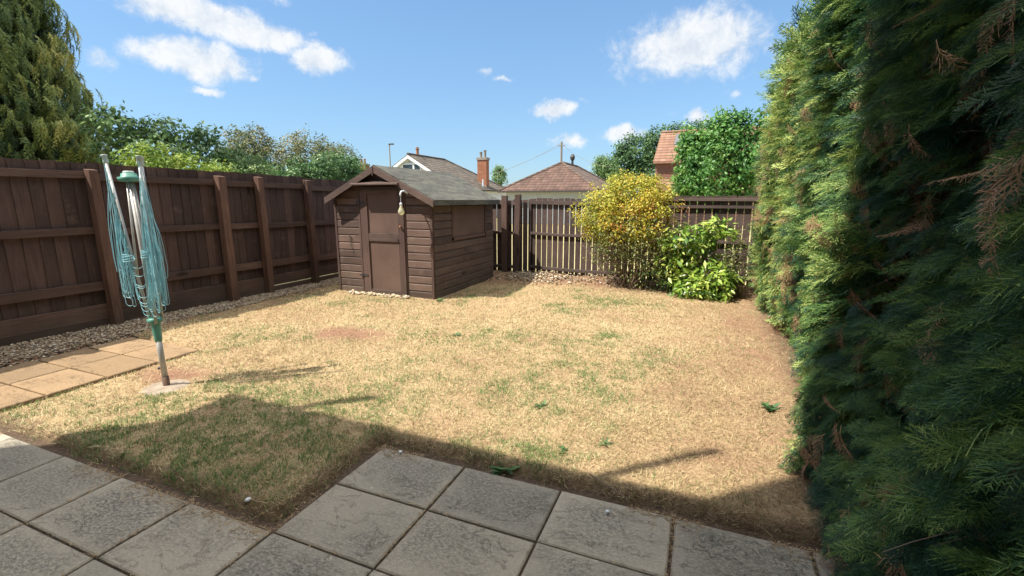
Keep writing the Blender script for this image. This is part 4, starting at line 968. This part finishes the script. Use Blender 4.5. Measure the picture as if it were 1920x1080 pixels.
shrub('low_laurel', 'low glossy green leaved shrub spreading over the ground beside the hedge', (.12, 8.0, 0), [
    ('foliage', MAT['laurel'], lb2, 210, 9, .10, .115, dict(asp=.36, shell=(.5, 1.05), up=.6))], 8, (.3, .2, .45))
shrub('sparse_shrub', 'thin light green bush with small leaves squeezed against the hedge end', (.55, 8.3, 0), [
    ('foliage', MAT['goldgreen'], [(.55, 8.3, .60, .24, .25, .5, 1), (.45, 8.2, .3, .28, .25, .25, .6)], 170, 14, .09, .05, dict(asp=.4, shell=(.3, 1.05)))], 10, (.2, .2, 1.0))
shrub('dark_undershrub', 'dark small leaved bush low under the golden shrub', (-.45, 8.35, 0), [
    ('foliage', MAT['ivy'], [(-.45, 8.35, .32, .45, .3, .30, 1), (-.85, 8.5, .25, .35, .25, .25, .5)], 120, 16, .10, .05, dict(asp=.5, shell=(.2, 1.0)))], 8, (.35, .2, .6))

# weeds on the lawn
def weed(x, y, s_, n_, label):
    P = np.tile(np.array([[x, y, float(lawn_h(np.array(x), np.array(y))) + .01]]), (n_, 1)) + rng.normal(0, s_ * .18, (n_, 3)) * [1, 1, .1]
    a = rng.uniform(0, 6.28, n_); e = rng.uniform(.1, .8, n_); D = np.stack([np.cos(a) * np.cos(e), np.sin(a) * np.cos(e), np.sin(e)], -1)
    Nn = unit(np.stack([-np.cos(a) * .4, -np.sin(a) * .4, np.ones(n_)], -1) + rng.normal(0, .2, (n_, 3)))
    V, F = leaf_quads(P, Nn, D, s_ * rng.uniform(.6, 1.2, n_), .33)
    tag(np_mesh('weed', V, F, MAT['weed'], None, np.repeat(rng.random(n_), 2)), label, 'weed', 'small weeds on the lawn')
weed(-2.55, 4.55, .075, 18, 'dark green weed in the middle of the dry lawn')
weed(-.72, 2.62, .05, 12, 'green weed near the patio just beyond the house shadow')
weed(-.48, 2.78, .05, 12, 'small green weed beside the darker streak of shadow near the hedge')
weed(-1.0, 2.33, .09, 14, 'grey green thistle like weed at the edge of the patio slabs')
weed(-1.05, 3.15, .06, 10, 'tiny green weed on the dusty right part of the lawn')
weed(.56, 3.75, .08, 30, 'bright green weed growing out at the foot of the hedge')
weed(-3.75, 6.15, .08, 20, 'green weed at the front right corner of the shed')
mb = MB(); mb.tube([(-.50, 2.40, .05), (-.40, 2.345, .045), (-.26, 2.27, .035)], [.004, .0035, .0025], 6); tag(mb.build('twig', MAT['twig']), 'thin pale twig lying on the soil at the patio edge', 'twig')
for (x, y, s_, c_, lb) in ((-2.13, 1.50, .016, .95, 'white pebble on the grass corner beside the patio'), (-1.69, 2.235, .012, .9, 'small pale pebble on the soil above the first patio slab'), (-.35, 2.16, .012, .95, 'tiny white pebble near the twig on the patio edge')):
    mb = MB(); mb.lathe([(s_ * .3, -.008), (s_ * .9, .0), (s_, s_ * .3), (s_ * .7, s_ * .6), (s_ * .2, s_ * .7)], (x, y, .035 if y < 1.6 else .012), 9); tag(mb.build('pebble', MAT['white'], smooth=True), lb, 'pebble')

# ------------------------------------------------------------------ trees and bushes beyond the left fence
cf = thing('weeping_conifer', 'tall dark conifer with drooping golden tipped branches behind the left fence', 'tree', (-13.2, 4.0, 0))
H_ = 11.5
n = 8200
zc = rng.uniform(1.2, 8.2, n); an = rng.uniform(-1.9, 1.7, n)      # side towards the garden
tier = np.floor(zc / .34) * .34
Rz = 3.15 * (1 - tier / H_) ** .62 * (1 + .16 * (fbm(an * 2, tier, 1.6, 90) - .5) * 2)
k_ = rng.uniform(.62, 1.0, n); Rr = Rz * k_
C = np.stack([-13.2 + Rr * np.cos(an), 4.0 + Rr * np.sin(an), tier + .28 - .42 * k_ ** 2 + rng.normal(0, .07, n)], -1)
outv = np.stack([np.cos(an), np.sin(an), np.zeros(n)], -1)
X = unit(outv * .75 + np.stack([rng.normal(0, .35, n), rng.normal(0, .35, n), rng.uniform(-2.2, -.5, n)], -1)); Zn = unit(outv * .8 + rng.normal(size=(n, 3)) * .3 + [0, 0, .9])
frond = [spray_template(80 + s_, 13, 3, .40, 5.2, 1.1, .30) for s_ in range(6)]
tn = np.clip(.33 + .75 * (fbm(an * 3, tier * 2, 1.3, 91) - .35) + .30 * (k_ - .8) / .2 + rng.normal(0, .10, n), 0, 1)
V, F, T = place(frond, C, X, Zn, rng.uniform(.55, 1.1, n), tn, .06); np_mesh('foliage', V, F, MAT['spruce'], cf, T)
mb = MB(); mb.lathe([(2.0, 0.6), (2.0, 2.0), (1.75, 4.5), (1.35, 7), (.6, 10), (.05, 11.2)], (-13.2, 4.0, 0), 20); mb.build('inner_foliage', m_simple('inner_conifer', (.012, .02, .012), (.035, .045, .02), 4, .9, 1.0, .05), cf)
mb = MB(); mb.tube([(-13.2, 4, 0), (-13.2, 4, 11)], [.3, .05], 10); mb.build('trunk', MAT['bark'], cf)

GB = 'bushes and trees beyond the left fence'
tree('elder_bush', 'dark green elder bush with sprawling top behind the left fence', 'bush', [(-9.6, 5.6, 2.45, .6, .75, .55, 2), (-9.7, 5.2, 2.9, .35, .45, .28, .8), (-9.6, 5.95, 2.85, .3, .42, .25, .7), (-9.6, 6.6, 2.55, .4, .5, .38, 1.1), (-9.6, 7.6, 2.3, .4, .7, .4, 1.2), (-9.5, 6.75, 2.90, .18, .2, .14, .3)], MAT['elder'], (-9.6, 5.9, 0), .05, 420, 18, .12, .10, GB, shell=(.4, 1.08), asp=.45)
tree('lime_green_bush', 'bright yellow green bush low behind the left fence', 'bush', [(-8.6, 4.95, 2.1, .5, .45, .42, 1), (-8.55, 5.55, 2.05, .5, .5, .38, 1), (-8.6, 6.2, 2.0, .5, .5, .30, 1)], MAT['lime'], (-8.6, 5.4, 0), .04, 320, 20, .10, .065, GB, shell=(.5, 1.05))
tree('pale_green_bush', 'light green leafy bush behind the left fence right of the elder', 'bush', [(-8.9, 6.6, 1.95, .5, .55, .42, 1), (-8.9, 7.3, 1.95, .5, .55, .45, 1), (-8.9, 8.0, 1.9, .4, .5, .4, .7), (-8.6, 6.9, 1.75, .4, .8, .4, .8)], MAT['palegreen'], (-8.9, 7.1, 0), .05, 330, 20, .11, .07, GB, shell=(.5, 1.05), tvar=.3)
tree('olive_tree', 'olive brown twiggy tree with rounded top behind the left fence', 'tree', [(-10.4, 8.4, 2.55, .75, .60, .78, 2), (-10.4, 8.0, 2.3, .6, .5, .6, 1)], MAT['olive'], (-10.4, 8.3, 0), .07, 620, 24, .11, .06, GB, shell=(.5, 1.10), lmb=20)
tree('broad_olive_tree', 'broad brown green tree with twin rounded tops beyond the ivy', 'tree', [(-10.2, 10.0, 2.6, .8, .75, .78, 2), (-10.1, 10.95, 2.45, .8, .62, .72, 2), (-10.1, 10.6, 2.1, .8, 1.2, .7, 1.5), (-10.0, 11.35, 2.0, .6, .35, .45, .6)], MAT['olive'], (-10.1, 10.6, 0), .08, 1100, 22, .13, .065, GB, shell=(.5, 1.10), lmb=26)
tree('ivy_bush', 'dense dark green ivy mass topping the left fence beside the shed', 'bush', [(-8.0, 7.7, 2.0, .4, .7, .48, 1.4), (-8.0, 8.8, 2.2, .4, .9, .52, 1.8), (-8.1, 9.35, 1.98, .42, .55, .45, 1.1)], MAT['ivy'], (-8.1, 9, 0), .06, 820, 20, .10, .06, GB, shell=(.55, 1.04), tvar=.28)

# ------------------------------------------------------------------ trees beyond the back fence
tree('cherry_tree', 'bright green leafy tree beyond the back fence beside the hedge', 'tree', [(.35, 15, 2.45, 1.2, 1.0, 1.0, 3), (-.38, 15, 2.15, .62, .6, .52, 1.5), (.2, 15, 3.2, .7, .6, .6, 1.5), (1.2, 15.3, 2.9, 1.0, .8, .9, 1.5), (.25, 15, 3.7, .28, .3, .42, .5), (.75, 15, 3.55, .3, .3, .5, .5), (-.35, 15, 2.95, .45, .4, .5, .8), (-.42, 15, 3.2, .36, .35, .42, .7), (0.2, 15, 1.7, 1.1, .7, .5, 1), (1.7, 15, 2.4, 1.0, .8, 1.1, 2), (1.5, 15.2, 3.4, .6, .6, .6, 1)], MAT['cherry'], (.5, 15.3, 0), .10, 1150, 22, .17, .12, asp=.5, shell=(.5, 1.06), tvar=.25, up=.2)
tree('oak_tree', 'large dark green tree far beyond the back fence behind the brick house', 'tree', [(-7.4, 60, 7.2, 3.4, 2.5, 2.4, 3), (-4.2, 60, 8.0, 3.2, 2.5, 2.3, 3), (-9.2, 60, 6.0, 2.0, 2, 1.8, 1.5), (-6, 60, 4.5, 4.5, 2.5, 2.5, 2), (-1.5, 60, 8.3, 3, 2.5, 2.2, 2), (2.5, 61, 7.5, 3, 2.5, 2.2, 2)], MAT['oak'], (-6, 60, 0), .45, 900, 22, .55, .34, 'distant trees beyond the roofs', shell=(.6, 1.03), tvar=.25)
tree('blue_green_tree', 'blue green rounded tree at the left end of the distant dark trees', 'tree', [(-11.6, 58, 5.6, 1.3, 1.2, 1.3, 2), (-10.5, 58, 4.6, 1.4, 1.2, 1.4, 1.5)], MAT['elder'], (-11.2, 58, 0), .25, 230, 20, .35, .26, 'distant trees beyond the roofs', tvar=.15)
tree('small_far_tree', 'small rounded tree seen just right of the tall brick chimney', 'tree', [(-27.4, 62, 5.0, .95, 1, 1.45, 2), (-27.0, 62, 4.0, .85, 1, 1.2, 1)], MAT['elder'], (-27.3, 62, 0), .2, 170, 20, .26, .20, 'distant trees beyond the roofs')
tree('cypress_tree', 'slim dark columnar tree top just right of the orange roof', 'tree', [(-1.62, 48, 7.2, .35, .35, 1.0, 1), (-1.62, 48, 5.6, .5, .4, 1.4, 1)], MAT['oak'], (-1.62, 48, 0), .12, 120, 18, .14, .14, 'distant trees beyond the roofs')

# ------------------------------------------------------------------ houses beyond
def face(mb, pts, th=(0, 0, -.12)): mb.prism(pts, th)
# chalet bungalow with white gable
gh = thing('gabled_bungalow', 'white gabled bungalow with long grey brown tiled roof behind the shed', 'house', (-23.3, 38, 0))
gx0, gx1, gy0, gy1, ez, rz, rx = -28.2, -18.4, 34.0, 44.6, 2.5, 5.39, -23.27
mb = MB(); face(mb, [(rx, gy0 - .25, rz), (gx1, gy0 - .25, ez), (gx1, gy1, ez), (rx, 39.7, rz)]); mb.build('roof_slope', MAT['tile_grey_y'], gh)
mb = MB(); face(mb, [(rx, gy0 - .25, rz), (rx, 39.7, rz), (gx0, gy1, ez), (gx0, gy0 - .25, ez)]); mb.build('roof_slope', MAT['tile_grey_y'], gh)
mb = MB(); face(mb, [(rx, 39.7, rz), (gx1, gy1, ez), (gx0, gy1, ez)]); mb.build('roof_slope', MAT['tile_grey_x'], gh)
mb = MB(); mb.tube([(rx, gy0 - .27, rz), (rx, 39.75, rz)], .11, 8); mb.tube([(rx, 39.7, rz), (gx1, gy1, ez)], .10, 8); mb.build('ridge_tiles', MAT['tile_grey_y'], gh)
mb = MB(); mb.prism([(gx0 + .3, gy0, 0), (gx1 - .3, gy0, 0), (gx1 - .3, gy0, ez + .05), (rx, gy0, rz - .17), (gx0 + .3, gy0, ez + .05)], (0, .2, 0)); mb.box(gx0 + .3, gx1 - .3, gy0 + .2, gy1 - .3, 0, ez); mb.build('wall', MAT['white'], gh)
for x1 in (gx0, gx1):
    mb = MB(); sgn = 1 if x1 > rx else -1
    mb.prism([(rx, gy0 - .30, rz - .10), (x1, gy0 - .30, ez - .10), (x1, gy0 - .30, ez - .34), (rx, gy0 - .30, rz - .36)], (0, .045, 0)); mb.build('bargeboard', MAT['white'], gh)
mb = MB(); mb.box(-24.05, -22.15, gy0 - .06, gy0 - .01, 3.45, 4.64); wf = mb.build('window', MAT['white'], gh)
mb = MB()
for (a, b) in ((-23.93, -22.98), (-22.80, -22.27)): mb.box(a, b, gy0 - .075, gy0 - .062, 3.55, 4.53)
mb.build('pane', MAT['pane'], wf)
mb = MB(); mb.prism([(-23.55, gy0 - .03, 4.70), (-22.97, gy0 - .03, 4.70), (-23.26, gy0 - .03, 4.98)], (0, .02, 0)); mb.build('gable_ornament', MAT['render'], gh)
def chimney(parent, cx, cy, w, d, z0, z1, pots, mat, pmat, nm='chimney'):
    mb = MB(); mb.box(cx - w/2, cx + w/2, cy - d/2, cy + d/2, z0, z1 - .22); ch = mb.build(nm, mat, parent)
    mb = MB(); mb.box(cx - w/2 - .06, cx + w/2 + .06, cy - d/2 - .06, cy + d/2 + .06, z1 - .22, z1); mb.build('chimney_cap', MAT['potgrey'], ch)
    for (dx, h) in pots:
        mb = MB(); mb.lathe([(.15, 0), (.12, .1), (.115, h - .08), (.15, h - .06), (.15, h)], (cx + dx, cy, z1), 12); mb.build('chimney_pot', pmat, ch)
    return ch
ch = chimney(gh, -19.3, 40.0, .92, .60, 2.9, 5.45, ((-.22, .52), (.2, .66)), MAT['brick_far'], MAT['potgrey'])
mb = MB(); mb.prism([(-19.78, 39.66, 3.18), (-18.80, 39.66, 2.72), (-18.80, 39.66, 2.86), (-19.78, 39.66, 3.36)], (0, .03, 0)); mb.build('flashing', MAT['potgrey'], ch)
mb = MB(); mb.tube([(-18.95, 39.2, 2.7), (-18.95, 39.2, 3.45)], .07, 8); mb.build('vent_pipe', MAT['white'], gh)
mb = MB(); mb.lathe([(.16, 0), (.13, .1), (.12, .45), (.17, .5), (.17, .56), (.10, .58), (.10, .68)], (rx, 35.2, rz + .02), 12); mb.build('chimney_pot', MAT['pot'], gh)
# hipped bungalow
hb = thing('hipped_bungalow', 'low bungalow with brown hipped tile roof beyond the back fence', 'house', (-9.8, 35, 0))
x0, x1, y0, y1, ez, rz = -13.3, -6.3, 30.0, 41.4, 2.24, 4.28; rx = -9.8
mb = MB(); face(mb, [(x0, y0, ez), (x1, y0, ez), (rx, 33.5, rz)]); mb.build('roof_slope', MAT['tile_brown_x'], hb)
mb = MB(); face(mb, [(x1, y0, ez), (x1, y1, ez), (rx, 37.9, rz), (rx, 33.5, rz)]); mb.build('roof_slope', MAT['tile_brown_y'], hb)
mb = MB(); face(mb, [(x0, y0, ez), (rx, 33.5, rz), (rx, 37.9, rz), (x0, y1, ez)]); mb.build('roof_slope', MAT['tile_brown_y'], hb)
mb = MB(); face(mb, [(x0, y1, ez), (rx, 37.9, rz), (x1, y1, ez)]); mb.build('roof_slope', MAT['tile_brown_x'], hb)
mb = MB()
for a, b in (((x0, y0, ez), (rx, 33.5, rz)), ((x1, y0, ez), (rx, 33.5, rz)), ((rx, 33.5, rz), (rx, 37.9, rz)), ((rx, 37.9, rz), (x1, y1, ez))): mb.tube([a, b], .10, 8)
mb.build('ridge_tiles', MAT['tile_brown_y'], hb)
mb = MB(); mb.box(x0 + .4, x1 - .4, y0 + .4, y1 - .4, 0, ez - .10); mb.build('wall', MAT['render'], hb)
mb = MB(); mb.box(x0 - .05, x1 + .05, y0 - .08, y0 - .01, ez - .14, ez - .03); mb.box(x1 + .01, x1 + .08, y0, y1, ez - .14, ez - .03); mb.build('gutter', MAT['dark'], hb)
mb = MB(); mb.lathe([(.10, 0), (.09, .35), (.16, .42), (.20, .62), (.13, .78), (.05, .85)], (rx, 36.4, rz), 10); mb.build('flue', MAT['dark'], hb)
# brick house right
bh = thing('brick_house', 'red brick house with orange tiled roof and skylight behind the green tree', 'house', (1, 40, 0))
mb = MB(); mb.box(-3.5, 6, 36.3, 46, 0, 4.35); mb.build('wall', MAT['brick'], bh)
mb = MB(); face(mb, [(-3.66, 35.95, 4.32), (6.3, 35.95, 4.32), (6.3, 41, 6.98), (-3.66, 41, 6.98)]); rfo = mb.build('roof', MAT['tile_orange'], bh)
mb = MB(); face(mb, [(-3.66, 41, 6.98), (6.3, 41, 6.98), (6.3, 46.2, 4.32), (-3.66, 46.2, 4.32)]); mb.build('roof', MAT['tile_orange'], bh)
mb = MB(); mb.prism([(-3.5, 36.3, 4.3), (-3.5, 46, 4.3), (-3.5, 41, 6.8)], (.2, 0, 0)); mb.build('gable', MAT['brick'], bh)
def rp(x, y, off): return (x, y, 4.32 + (y - 35.95) * (2.66 / 5.05) + off)
mb = MB(); mb.add([rp(-2.45, 38.6, .06), rp(-1.55, 38.6, .06), rp(-1.55, 40.4, .06), rp(-2.45, 40.4, .06), rp(-2.45, 38.6, -.02), rp(-1.55, 38.6, -.02), rp(-1.55, 40.4, -.02), rp(-2.45, 40.4, -.02)], [(0, 1, 2, 3), (4, 5, 1, 0), (5, 6, 2, 1), (6, 7, 3, 2), (7, 4, 0, 3)]); mb.build('skylight', MAT['pane'], bh)
mb = MB(); mb.tube([(-3.66, 41, 7.0), (6.3, 41, 7.0)], .12, 8); mb.build('ridge_tiles', MAT['tile_orange'], bh)
mb = MB(); mb.prism([(-3.3, 33.4, 1.95), (3.5, 33.4, 1.95), (3.5, 36.28, 3.1), (-3.3, 36.28, 3.1)], (0, 0, -.1)); mb.box(-3.2, 3.4, 33.6, 36.28, 0, 1.9); mb.build('porch', MAT['tile_orange'], bh)
# far chimney, house hidden behind the bushes
fh = thing('far_house', 'house hidden by bushes with only its twin pot brick chimney showing left of the shed', 'house', (-42, 52, 0))
mb = MB(); mb.box(-46, -38, 50, 58, 0, 3.2); mb.build('wall', MAT['brick'], fh)
mb = MB(); mb.prism([(-46.3, 49.8, 3.2), (-46.3, 58.2, 3.2), (-46.3, 54, 5.2)], (8.6, 0, 0)); mb.build('roof', MAT['tile_grey_x'], fh)
chimney(fh, -41.9, 50.6, 1.25, .9, 3.2, 6.25, ((-.28, .65), (.28, .65)), MAT['brick_far'], MAT['pot'])
# poles
tp = thing('telegraph_pole', 'wooden telegraph pole standing behind the hipped roof', 'pole', (-13.24, 45, 0))
mb = MB(); mb.tube([(-13.24, 45, 0), (-13.24, 45, 7.15)], [.13, .10], 8); mb.build('shaft', MAT['potgrey'], tp)
mb = MB(); mb.box(-13.6, -12.9, 44.9, 44.96, 6.75, 6.83); mb.build('crossarm', MAT['potgrey'], tp)
sp = thing('street_lamp', 'thin grey street lamp post left of the white gable', 'street lamp', (-33.4, 45, 0))
mb = MB(); mb.tube([(-33.45, 45, 0), (-33.45, 45, 7.75)], [.09, .06], 8); mb.build('column', MAT['potgrey'], sp)
mb = MB(); mb.box(-33.5, -32.9, 44.9, 45.1, 7.72, 7.86); mb.build('lantern', MAT['dark'], sp)
for (A, B, lb) in (((-13.3, 45, 7.0), (-30, 62, 5.0), 'upper thin overhead wire running left from the telegraph pole'), ((-13.3, 45, 6.8), (-32, 58, 3.9), 'lower thin overhead wire running left from the telegraph pole'), ((-13.2, 45, 6.9), (-8.2, 44, 4.6), 'thin overhead wire running down right from the telegraph pole')):
    mb = MB(); A, B = Vector(A), Vector(B); mb.tube([A.lerp(B, k / 12) - Vector((0, 0, .45 * 4 * (k / 12) * (1 - k / 12))) for k in range(13)], .012, 4); tag(mb.build('overhead_wire', MAT['potgrey']), lb, 'wire')

# ------------------------------------------------------------------ own house behind the camera (casts the shade over the patio)
oh = thing('house', 'house behind the patio whose shadow falls on the lawn, with a taller block added to shade the hedge', 'house', (-2, -4, 0))
EZ = 5.43
mb = MB(); mb.box(-6.19, -3.20, -8.5, -.50, 0, EZ - .05); mb.box(-3.20, 6.0, -8.5, -.50, 0, 11.6); mb.build('wall', m_simple('cream_bounce_render', (.72, .66, .55), (.80, .74, .63), 3, .9, .1), oh)  # taller block added to shade the hedge; wall made pale to bounce light
mb = MB(); mb.prism([(-6.29, -.05, EZ), (-6.29, -4.5, EZ + 2.6), (-6.29, -8.9, EZ)], (3.08, 0, 0)); mb.build('roof', MAT['tile_brown_x'], oh)
mb = MB(); mb.prism([(-3.205, -.05, EZ), (-3.205, -.498, EZ + .26), (-3.205, -.498, EZ)], (9.4, 0, 0)); mb.build('added_pent_roof', MAT['tile_brown_x'], oh)  # eave strip added to close a sunlit notch in the house shadow
mb = MB(); mb.prism([(-3.22, -.48, 11.61), (-3.22, -4.5, 13.4), (-3.22, -8.7, 11.61)], (9.2, 0, 0)); mb.build('added_tower_roof', MAT['tile_brown_x'], oh)  # roof of the added block that shades the hedge
for (x, y0_, h, r_) in ((-5.67, -.12, 1.0, .045), (-3.32, -.12, 1.35, .035)):
    mb = MB(); mb.tube([(x, y0_, EZ - .05), (x, y0_, EZ + h)], r_, 8); mb.build('vent_pipe', MAT['dark'], oh)
